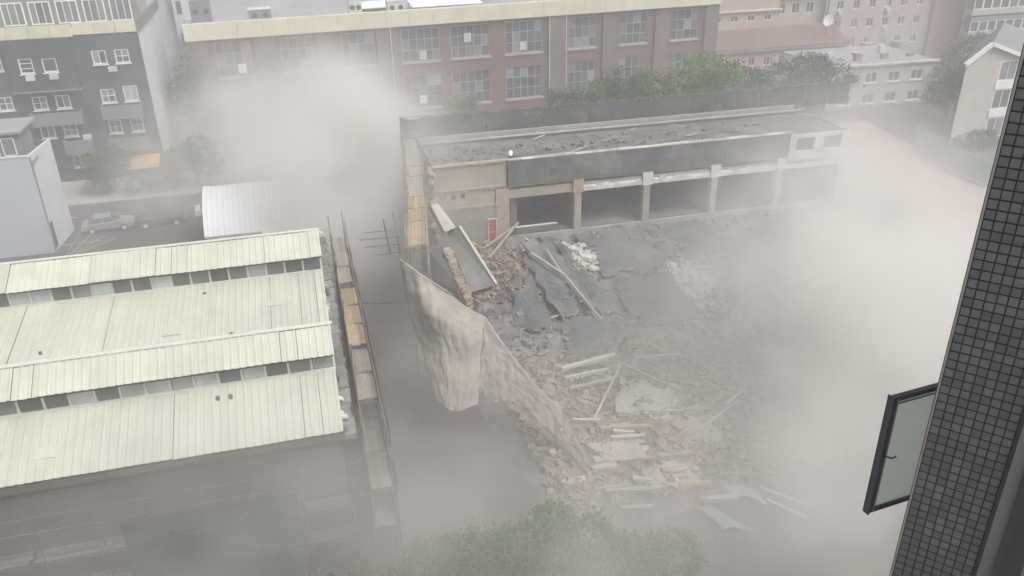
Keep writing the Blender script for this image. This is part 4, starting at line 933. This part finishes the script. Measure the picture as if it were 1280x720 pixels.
# ------------------------------------------------------------------ trees
def tree(name, x, y, h, crown, label, leaf='leaf_a', ls=.3, n=5200, seed=1, z0=0, group=None, trunk_r=.16):
    'crown: list of lobes (dx, dy, z, rx, rz)'
    rnd = random.Random(seed); e = empty(name, (x, y, z0), 0, label, 'shrub' if 'shrub' in name else 'tree', group)
    mb = MB(); top = Vector((rnd.uniform(-.2, .2), rnd.uniform(-.2, .2), h * .55)); mb.bar((0, 0, -.1), top, trunk_r * 2, trunk_r * 2, 8, .6)
    for dx, dy, z, rx, rz in crown:
        t = Vector((dx, dy, z)); mid = (top * .6 + t * .4) + Vector((0, 0, -.2)); st = top * rnd.uniform(.7, 1)
        mb.bar(st, mid, trunk_r * 1.1, None, 6, .7); mb.bar(mid, t, trunk_r * .75, None, 6, .4)
        for _ in range(5):
            q = t + Vector((rnd.uniform(-1, 1) * rx * .8, rnd.uniform(-1, 1) * rx * .8, rnd.uniform(-.3, .9) * rz * .8)); mb.bar(mid.lerp(t, .6), q, trunk_r * .35, None, 5, .3)
    mb.build('trunk', 'bark', e)
    vol = [rx * rx * rz for _, _, _, rx, rz in crown]; tot = sum(vol); lv = MB()
    for (dx, dy, z, rx, rz), v_ in zip(crown, vol):
        nc = max(6, int(n * v_ / tot / 22))
        for _ in range(nc):
            while True:
                d = Vector((rnd.uniform(-1, 1), rnd.uniform(-1, 1), rnd.uniform(-1, 1)))
                if .25 < d.length < 1: break
            d = d.normalized() * d.length ** .45
            c = Vector((dx + d.x * rx, dy + d.y * rx, z + d.z * rz)); cs = rnd.uniform(.5, 1.1) * ls * 2.0
            for _k in range(22):
                p = c + Vector((rnd.gauss(0, cs * .55), rnd.gauss(0, cs * .55), rnd.gauss(0, cs * .4)))
                nrm = Vector((rnd.gauss(0, .7), rnd.gauss(0, .7), rnd.uniform(.1, 1))).normalized(); a = nrm.orthogonal().normalized()
                a = Matrix.Rotation(rnd.uniform(0, 6.28), 3, nrm) @ a; b = nrm.cross(a); s_ = ls * rnd.uniform(.55, 1.1)
                lv.quad(p - a * s_ * .5, p + b * s_ * .28 - nrm * .04, p + a * s_ * .5, p - b * s_ * .28 - nrm * .04)
    lv.build('crown', leaf, e)
    return e
G1 = 'trees between the ruin and the brick building'
tree('tree', 41.8, 80, 11, [(-2.6, 0, 9.2, 2.0, 1.6), (0, .4, 10.2, 2.5, 1.9), (2.2, -.3, 9.4, 2.1, 1.7), (.6, 0, 8.2, 2.6, 1.6)], 'bright green tree over the mesh fence at the end of the brick building', 'leaf_b', .34, 6500, 11, group=G1)
tree('tree', 33.6, 80.5, 10.5, [(-3, 0, 8.8, 1.9, 1.3), (-.6, .3, 9.4, 2.2, 1.6), (2.2, 0, 9.1, 2.2, 1.5), (0, 0, 7.8, 3.0, 1.4)], 'dusty green tree over the mesh fence, just before the bright green one', 'leaf_a', .34, 6000, 12, group=G1)
tree('tree', 27.2, 80.5, 9.5, [(-1.4, 0, 8.0, 1.5, 1.1), (1.0, 0, 8.2, 1.6, 1.1)], 'low faint tree rising just above the mesh fence at its middle', 'leaf_c', .32, 2600, 13, group=G1)
tree('shrub', 15.2, 80, 9.0, [(-.5, 0, 8.2, 1.1, 1.0), (.7, 0, 8.6, 1.0, 1.0)], 'small green tree top showing over the near end of the mesh fence', 'leaf_a', .3, 1800, 14, group=G1)
tree('tree', 55.5, 82, 11, [(-3, 0, 8.4, 2.4, 1.6), (.5, .3, 9.0, 2.6, 1.7), (3.2, 0, 8.0, 2.4, 1.5)], 'hazy green tree in front of the rusty red roof', 'leaf_c', .36, 5200, 15)
tree('tree', 47.6, 84, 9.5, [(-1.5, 0, 7.8, 1.8, 1.2), (1.6, 0, 8.2, 1.8, 1.2)], 'hazy low tree between the bright green tree and the rusty roof tree', 'leaf_c', .34, 3000, 16)
tree('tree', 88.5, 95, 8.5, [(-2.6, 0, 4.4, 2.6, 1.9), (.4, 0, 6.6, 2.9, 2.2), (2.6, -.4, 7.4, 2.4, 1.9), (-.6, -.5, 2.6, 2.8, 1.8)], 'dark green tree behind the gabled house', 'leaf_a', .38, 6500, 17)
tree('tree', 80.5, 88, 6.0, [(-1.5, 0, 3.2, 2.0, 1.5), (1.2, 0, 4.4, 2.3, 1.9)], 'lower dark tree between the cream house and the gabled house', 'leaf_c', .36, 4200, 18)
tree('shrub', 73.5, 75.6, 2.2, [(-1, 0, 1.1, 1.2, .8), (1, 0, 1.3, 1.4, .9), (2.8, .2, 1.2, 1.2, .8)], 'dusty brown-green shrub at the foot of the gabled house', 'leaf_c', .26, 2400, 19)
tree('tree', -12.6, 104, 11.5, [(-.6, 0, 6.2, 1.5, 2.4), (.4, .2, 9.0, 1.5, 2.2), (.5, 0, 4.0, 1.6, 1.8)], 'slim green tree between the dark block and the brick building', 'leaf_c', .34, 4200, 20)
tree('tree', -20.3, 89.6, 5.2, [(-1.3, 0, 3.0, 1.7, 1.2), (1.0, .2, 3.6, 1.7, 1.3), (0, -.3, 2.2, 1.7, 1.0)], 'green street tree behind the silver car', 'leaf_a', .3, 4200, 21, .1)
tree('tree', -11.6, 89.2, 5.6, [(-1.2, 0, 3.0, 1.7, 1.3), (.9, .1, 3.9, 1.6, 1.3), (1.6, 0, 2.2, 1.4, 1.0)], 'green street tree behind the white car, near the barrel hall', 'leaf_c', .3, 4000, 22, .1)
tree('shrub', -16.0, 88.8, 2.0, [(-1.5, 0, 1.0, 1.2, .8), (.6, 0, 1.1, 1.3, .9), (2.2, 0, .9, 1.1, .7)], 'dark roadside shrub behind the black car', 'leaf_c', .24, 2600, 23, .1)
G2 = 'dust-covered trees below the ruin'
tree('tree', 12.2, 24.0, 4.4, [(-1, 0, 3.0, 1.3, .9), (.8, .2, 2.8, 1.2, .8)], 'faint low tree beyond the net-tip tree, nearly lost in dust', 'leaf_c', .24, 3600, 34, group=G2)
tree('tree', 3.4, 25.2, 5.2, [(-1.9, 0, 2.9, 1.0, .8), (-.5, .4, 3.7, 1.2, .9), (.9, .2, 4.2, 1.0, .9), (.2, -.9, 2.9, 1.7, 1.1), (2.0, .2, 3.5, .9, .7), (1.6, -1.2, 2.7, 1.0, .8)], 'bushy dust-veiled tree below the torn net, with the darkest crown', 'leaf_a', .24, 9000, 31, group=G2)
tree('tree', 7.9, 25.0, 5.6, [(-1.6, .2, 3.9, 1.0, .9), (.0, .5, 4.4, 1.1, .9), (1.6, 0, 3.7, 1.2, .9), (0, -1, 3.0, 1.8, 1.0), (3.0, -.4, 2.8, 1.0, .8), (-.8, -.6, 3.2, 1.0, .9)], 'dust-veiled tree crown directly below the net tip and brown rubble', 'leaf_a', .24, 9500, 32, group=G2)
tree('tree', -1.8, 24.4, 4.6, [(-1.2, 0, 3.3, 1.4, 1.0), (.6, 0, 3.9, 1.4, 1.0), (1.8, .4, 3.1, 1.2, .9)], 'faint dust-veiled tree below the end of the factory scaffold', 'leaf_a', .24, 5200, 33, group=G2)

# ------------------------------------------------------------------ cars
def car(x, y, rz, paint, label):
    e = empty('parked_car', (x, y, .014), rz, label, 'car', 'cars parked along the road')
    L2, W2 = 2.25, .88
    prof_ = [(-L2, .34), (-L2 - .02, .62), (-L2 + .08, .88), (-1.55, .95), (1.05, .96), (1.95, .84), (L2 - .02, .68), (L2 + .03, .5), (L2 - .04, .3)]
    bm = bmesh.new(); rings = []
    for yy, k in ((-W2, .93), (-W2 * .93, 1), (0, 1.015), (W2 * .93, 1), (W2, .93)):
        rings.append([bm.verts.new((px * (.99 if abs(yy) == W2 else 1), yy, .3 + (pz - .3) * k)) for px, pz in prof_])
    for a, b in zip(rings, rings[1:]):
        for i in range(len(prof_) - 1): bm.faces.new((a[i], a[i + 1], b[i + 1], b[i]))
        bm.faces.new((a[-1], a[0], b[0], b[-1]))
    bm.faces.new(rings[0][::-1]); bm.faces.new(rings[-1]); bmesh.ops.recalc_face_normals(bm, faces=bm.faces)
    me = bpy.data.meshes.new('body'); bm.to_mesh(me); bm.free(); me.materials.append(M[paint]); link('body', me, e)
    gw = [(-1.75, .93), (-1.05, 1.40), (.25, 1.43), (1.12, .95)]
    MB().hexa([(-1.72, -.78, .93), (1.1, -.78, .93), (1.1, .78, .93), (-1.72, .78, .93), (-1.08, -.62, 1.38), (.3, -.62, 1.38), (.3, .62, 1.38), (-1.08, .62, 1.38)]).build('cabin_glass', 'glass_dark', e, fix=True)
    MB().hexa([(-1.14, -.66, 1.375), (.34, -.66, 1.375), (.34, .66, 1.375), (-1.14, .66, 1.375), (-1.0, -.58, 1.45), (.18, -.58, 1.45), (.18, .58, 1.45), (-1.0, .58, 1.45)]).build('roof', paint, e, fix=True)
    for s_ in (-1, 1):
        for (xa, za), (xb, zb) in (((-1.74, .94), (-1.1, 1.39)), ((-.35, .94), (-.38, 1.4)), ((1.12, .94), (.32, 1.39))):
            MB().bar((xa, s_ * .79, za), (xb, s_ * .635, zb), .07, .05).build('pillar', paint, e)
        MB().box(.75, .92, s_ * .9 - .06, s_ * .9 + .06, .95, 1.05).build('mirror', paint, e)
        MB().box(2.1, 2.27, s_ * .62 - .16, s_ * .62 + .16, .58, .72).build('headlight', 'glass_pale', e)
        MB().box(-2.29, -2.2, s_ * .66 - .14, s_ * .66 + .14, .66, .82).build('tail_light', 'lamp_red', e)
        for xx in (-1.35, 1.38):
            mb = MB(); mb.bar((xx, s_ * .92, .32), (xx, s_ * .70, .32), .64, .64, 18); t_ = mb.build('tyre', 'rubber', e)
            MB().bar((xx, s_ * .93, .32), (xx, s_ * .90, .32), .40, .40, 14).build('rim', 'metal_unit', t_)
    MB().box(2.2, 2.3, -.4, .4, .4, .55).build('grille', 'dark_metal', e)
    return e
car(-18.75, 79.2, R(4), 'car_silver', 'silver grey car parked beside the blue-grey block')
car(-14.1, 79.0, R(3), 'car_dark', 'black car parked between the silver and the white car')
car(-8.9, 80.2, R(3), 'car_white', 'white car mostly hidden behind the barrel hall')

# ------------------------------------------------------------------ tiled wall of our own building and its open window
ta = math.atan2(-.755, .656); P0 = Vector((5.8, 5.65, 0))
tw = empty('tiled_tower', P0, ta, 'dark tiled tower wall close by with a metal corner edge', 'building')
# local x runs along the wall towards us, local -y faces us
TP, RP = .0905, .098
MB().box(.0, 3.6, .012, 6.0, 0, 36).build('wall', 'grout', tw)
tm = MB(); 
tile = MB().box(.006, TP - .006, -.002, .012, .009, RP - .009)
bm = bmesh.new(); me0 = tile.mesh('tile', 'wall_tile'); bm.from_mesh(me0); bmesh.ops.bevel(bm, geom=[e_ for e_ in bm.edges if all(abs(v.co.y + .002) < 1e-5 for v in e_.verts)], offset=.003, segments=1, affect='EDGES'); bm.to_mesh(me0); bm.free()
ca, sa = math.cos(ta), math.sin(ta)
def pix(p):
    d = p - CP; z = d.dot(cf); return (640 + FPX * d.dot(cr) / z, 360 - FPX * d.dot(cu) / z, z)
cand = []
for i in range(8):
    for j in range(135, 335):
        lx, lz = .012 + i * TP, j * RP
        wp = P0 + Vector((ca * lx, sa * lx, lz)); x_, y_, zc = pix(wp + Vector((ca * .05, sa * .05, .05)))
        cand.append((0 if (-5 < x_ < 1285 and -5 < y_ < 725) else 1, zc, i, j, lx, lz))
cand.sort()
rest = MB(); rr = random.Random(2)
for k, (_, _, i, j, lx, lz) in enumerate(cand):
    dy = rr.uniform(-.0015, .0015)
    if k < 300: link('tile', me0, tw, (lx, dy, lz), (rr.uniform(-.012, .012), 0, rr.uniform(-.012, .012)))
    else:
        a, b = rr.uniform(-.0012, .0012), rr.uniform(-.0012, .0012)
        rest.hexa([(lx + .006, .012, lz + .009), (lx + TP - .006, .012, lz + .009), (lx + TP - .006, .012, lz + RP - .009), (lx + .006, .012, lz + RP - .009),
                   (lx + .008, -.002 + dy + a, lz + .011), (lx + TP - .008, -.002 + dy + b, lz + .011), (lx + TP - .008, -.002 + dy - a, lz + RP - .011), (lx + .008, -.002 + dy - b, lz + RP - .011)])
tl = rest.build('tile_field', 'wall_tile', tw, fix=True); tl['kind'] = 'stuff'
MB().box(-.008, .010, -.012, .03, 0, 36).build('corner_trim', 'alu', tw)
MB().box(-.016, -.008, .0, .05, 0, 36).build('corner_seal', 'dark_metal', tw)
# near window frame set into the wall
MB().box(0.745, .775, -.03, .011, 18, 33).build('reveal_shade', 'dark_metal', tw)  # dark strip: shading of the recess beside the tiles, put in as colour
MB().box(.775, .895, -.05, .011, 18, 33).build('window_post', 'grey_panel', tw)
MB().box(.895, .96, -.085, .011, 18, 33).build('window_jamb', 'dark_metal', tw)
MB().box(.96, 1.14, -.04, .011, 18, 33).build('window_stile', 'dark_metal', tw)
MB().box(1.14, 3.6, -.02, .011, 18, 33).build('near_pane', 'frosted', tw)
# open casement
Hh, Tt = Vector((6.476, 6.259)), Vector((5.76, 6.18)); dv = Hh - Tt; Wd = dv.length
sw = empty('casement_window', (Tt.x, Tt.y, 22.31), math.atan2(dv.y, dv.x), 'open casement window with dark frame and frosted glass beside the tiled wall', 'window')
SH = 1.60; fb = .058
MB().box(0, fb, -.03, .03, 0, SH).build('stile', 'dark_metal', sw); MB().box(Wd - fb, Wd, -.03, .03, 0, SH).build('stile', 'dark_metal', sw)
MB().box(fb, Wd - fb, -.03, .03, 0, fb).build('rail', 'dark_metal', sw); MB().box(fb, Wd - fb, -.03, .03, SH - fb, SH).build('rail', 'dark_metal', sw)
MB().box(fb + .0, fb + .014, -.04, -.03, .02, SH - .02).box(fb + .014, Wd - fb, -.04, -.03, SH - fb - .03, SH - fb - .012).build('gasket', 'alu', sw)
MB().box(fb, Wd - fb, -.006, .006, fb, SH - fb).build('pane', 'frosted', sw)
MB().box(-.012, 0, -.045, .045, -.012, SH + .01).build('weather_strip', 'dark_metal', sw)
hd = MB(); hd.box(.012, .046, -.045, -.03, .78, .90)
pts_ = [(.03, -.05, .84), (.05, -.085, .838), (.085, -.095, .822), (.12, -.095, .818), (.15, -.095, .828)]
for a, b in zip(pts_, pts_[1:]): hd.bar(a, b, .016, .022, 8)
hd.build('handle', 'dark_metal', sw)
MB().bar((Wd, 0, -.1), (Wd, 0, SH + .1), .05, .05, 8).build('hinge_post', 'dark_metal', sw)

# ------------------------------------------------------------------ air: thin haze and the dust clouds
hz = MB().box(-420, 520, -40, 520, -1.2, 37)
hm = bpy.data.materials.new('haze'); hm.use_nodes = True; t = hm.node_tree; t.nodes.remove(t.nodes['Principled BSDF'])
pv = t.nodes.new('ShaderNodeVolumePrincipled'); t.links.new(pv.outputs[0], t.nodes['Material Output'].inputs['Volume'])
pv.inputs['Color'].default_value = (.88, .88, .89, 1); pv.inputs['Density'].default_value = .0034
M['haze'] = hm
HAZE = True
if HAZE: tag(hz.build('haze', 'haze'), 'thin pale haze filling the air', 'haze', kind='stuff')

# blobs: pixel x, y, height -> centre; radii; peak density per metre
BL = [
    (455, 245, 6.5, (6, 9, 6.5), .27), (415, 182, 7.5, (7.5, 7, 6), .20), (345, 155, 6.5, (8, 6, 5.5), .12), (470, 195, 7, (4.5, 7, 5.5), .16), (280, 135, 6, (7, 6, 5), .06), (330, 95, 8, (12, 5, 6), .03),
    (440, 330, 5, (4, 7, 5), .04), (480, 400, 5, (3, 4, 5), .025), (500, 570, 3.5, (5, 5, 3.5), .004),
    (1062, 310, 6.5, (5.5, 6, 6), .15), (1060, 375, 6, (5, 6, 6.5), .16), (1095, 400, 6, (6.5, 7, 7), .18), (960, 330, 5, (8, 8, 5), .014), (1030, 225, 6, (4, 6, 5), .06), (1075, 160, 5, (5, 6, 4), .025), (1070, 460, 5, (6, 6, 5.5), .10),
    (1070, 540, 4, (5, 5, 5), .055), (1010, 640, 3, (5, 5, 4), .025), (1070, 660, 5, (5, 5, 5), .05), (960, 500, 3, (4, 5, 4), .008), (970, 380, 4, (3.5, 5, 4), .03),
    (780, 430, 4, (8, 4, 3), .03), (700, 450, 4, (6, 5, 4), .014), (620, 575, 3, (5, 4, 3), .009), (880, 560, 3, (7, 5, 3.5), .006), (820, 480, 4, (11, 7, 4.5), .013), (760, 360, 5, (14, 8, 5), .006),
    (300, 650, 6, (10, 3.2, 4), .028), (120, 660, 5, (9, 3.0, 4), .014), (420, 710, 5, (7, 4, 3.5), .03), (570, 690, 5, (6, 4, 3.5), .04), (720, 675, 5, (8, 4, 3.5), .05), (870, 710, 5, (8, 4, 3.5), .035), (250, 740, 5, (14, 4, 3.5), .035),
    (200, 225, 5, (7, 9, 5), .03), (150, 275, 4, (7, 4, 4), .035), (130, 130, 9, (10, 4, 7), .015), (940, 130, 6, (10, 8, 6), .025), (1120, 90, 5, (9, 9, 6), .015),
]
me = bpy.data.meshes.new('dust_cloud'); dc = bpy.data.objects.new('dust_cloud', me); COL.objects.link(dc)
tag(dc, 'billowing grey-beige dust rising all around the collapse', 'dust', kind='stuff')
ng = bpy.data.node_groups.new('dust', 'GeometryNodeTree'); ng.interface.new_socket('Geometry', in_out='INPUT', socket_type='NodeSocketGeometry'); ng.interface.new_socket('Geometry', in_out='OUTPUT', socket_type='NodeSocketGeometry')
N = ng.nodes; L = ng.links
def vmath(op, a, b=None):
    x = N.new('ShaderNodeVectorMath'); x.operation = op
    for i, v in enumerate((a, b)):
        if v is None: continue
        if isinstance(v, (tuple, Vector)): x.inputs[i].default_value = tuple(v)
        else: L.new(v, x.inputs[i])
    return x.outputs['Value'] if op == 'DOT_PRODUCT' else x.outputs[0]
def fmath(op, a, b=None):
    x = N.new('ShaderNodeMath'); x.operation = op
    for i, v in enumerate((a, b)):
        if v is None: continue
        if isinstance(v, (int, float)): x.inputs[i].default_value = v
        else: L.new(v, x.inputs[i])
    return x.outputs[0]
def ntex(vec, scale, detail, rough=.55):
    x = N.new('ShaderNodeTexNoise'); x.inputs['Scale'].default_value = scale; x.inputs['Detail'].default_value = detail; x.inputs['Roughness'].default_value = rough; L.new(vec, x.inputs['Vector']); return x
pos = N.new('GeometryNodeInputPosition').outputs[0]
warp = ntex(pos, .07, 3); wv = vmath('MULTIPLY', vmath('SUBTRACT', warp.outputs['Color'], (.5, .5, .5)), (9., 9., 6.5))
pw = vmath('ADD', pos, wv); total = None
for px_, py_, z_, r_, a_ in BL:
    c_ = at(px_, py_, z_)
    d = vmath('MULTIPLY', vmath('SUBTRACT', pw, c_), tuple(1 / q for q in r_))
    g_ = fmath('MULTIPLY', fmath('EXPONENT', fmath('MULTIPLY', vmath('DOT_PRODUCT', d, d), -1.0)), a_)
    total = g_ if total is None else fmath('ADD', total, g_)
bil = ntex(vmath('MULTIPLY', pos, (1., 1., 1.3)), 0.125, 7, .66); big = ntex(pos, .045, 2)
k_ = fmath('MAXIMUM', fmath('MULTIPLY', fmath('SUBTRACT', fmath('ADD', fmath('MULTIPLY', bil.outputs['Fac'], .72), fmath('MULTIPLY', big.outputs['Fac'], .28)), .425), 12.5), .03)
dens = fmath('SUBTRACT', fmath('MULTIPLY', total, k_), .0015)
dens = fmath('MAXIMUM', dens, 0.)
vc = N.new('GeometryNodeVolumeCube'); L.new(dens, vc.inputs['Density'])
vc.inputs['Min'].default_value = (-48, 12, -.6); vc.inputs['Max'].default_value = (96, 116, 25)
vc.inputs['Resolution X'].default_value = 180; vc.inputs['Resolution Y'].default_value = 130; vc.inputs['Resolution Z'].default_value = 32
dm = bpy.data.materials.new('dust'); dm.use_nodes = True; t = dm.node_tree; t.nodes.remove(t.nodes['Principled BSDF'])
pv = t.nodes.new('ShaderNodeVolumePrincipled'); t.links.new(pv.outputs[0], t.nodes['Material Output'].inputs['Volume'])
pv.inputs['Color'].default_value = (.955, .938, .912, 1); pv.inputs['Density'].default_value = 1.0; pv.inputs['Anisotropy'].default_value = .15
me.materials.append(dm)
sm = N.new('GeometryNodeSetMaterial'); sm.inputs['Material'].default_value = dm; L.new(vc.outputs[0], sm.inputs[0])
go = N.new('NodeGroupOutput'); L.new(sm.outputs[0], go.inputs[0])
dmod = dc.modifiers.new('dust', 'NODES'); dmod.node_group = ng
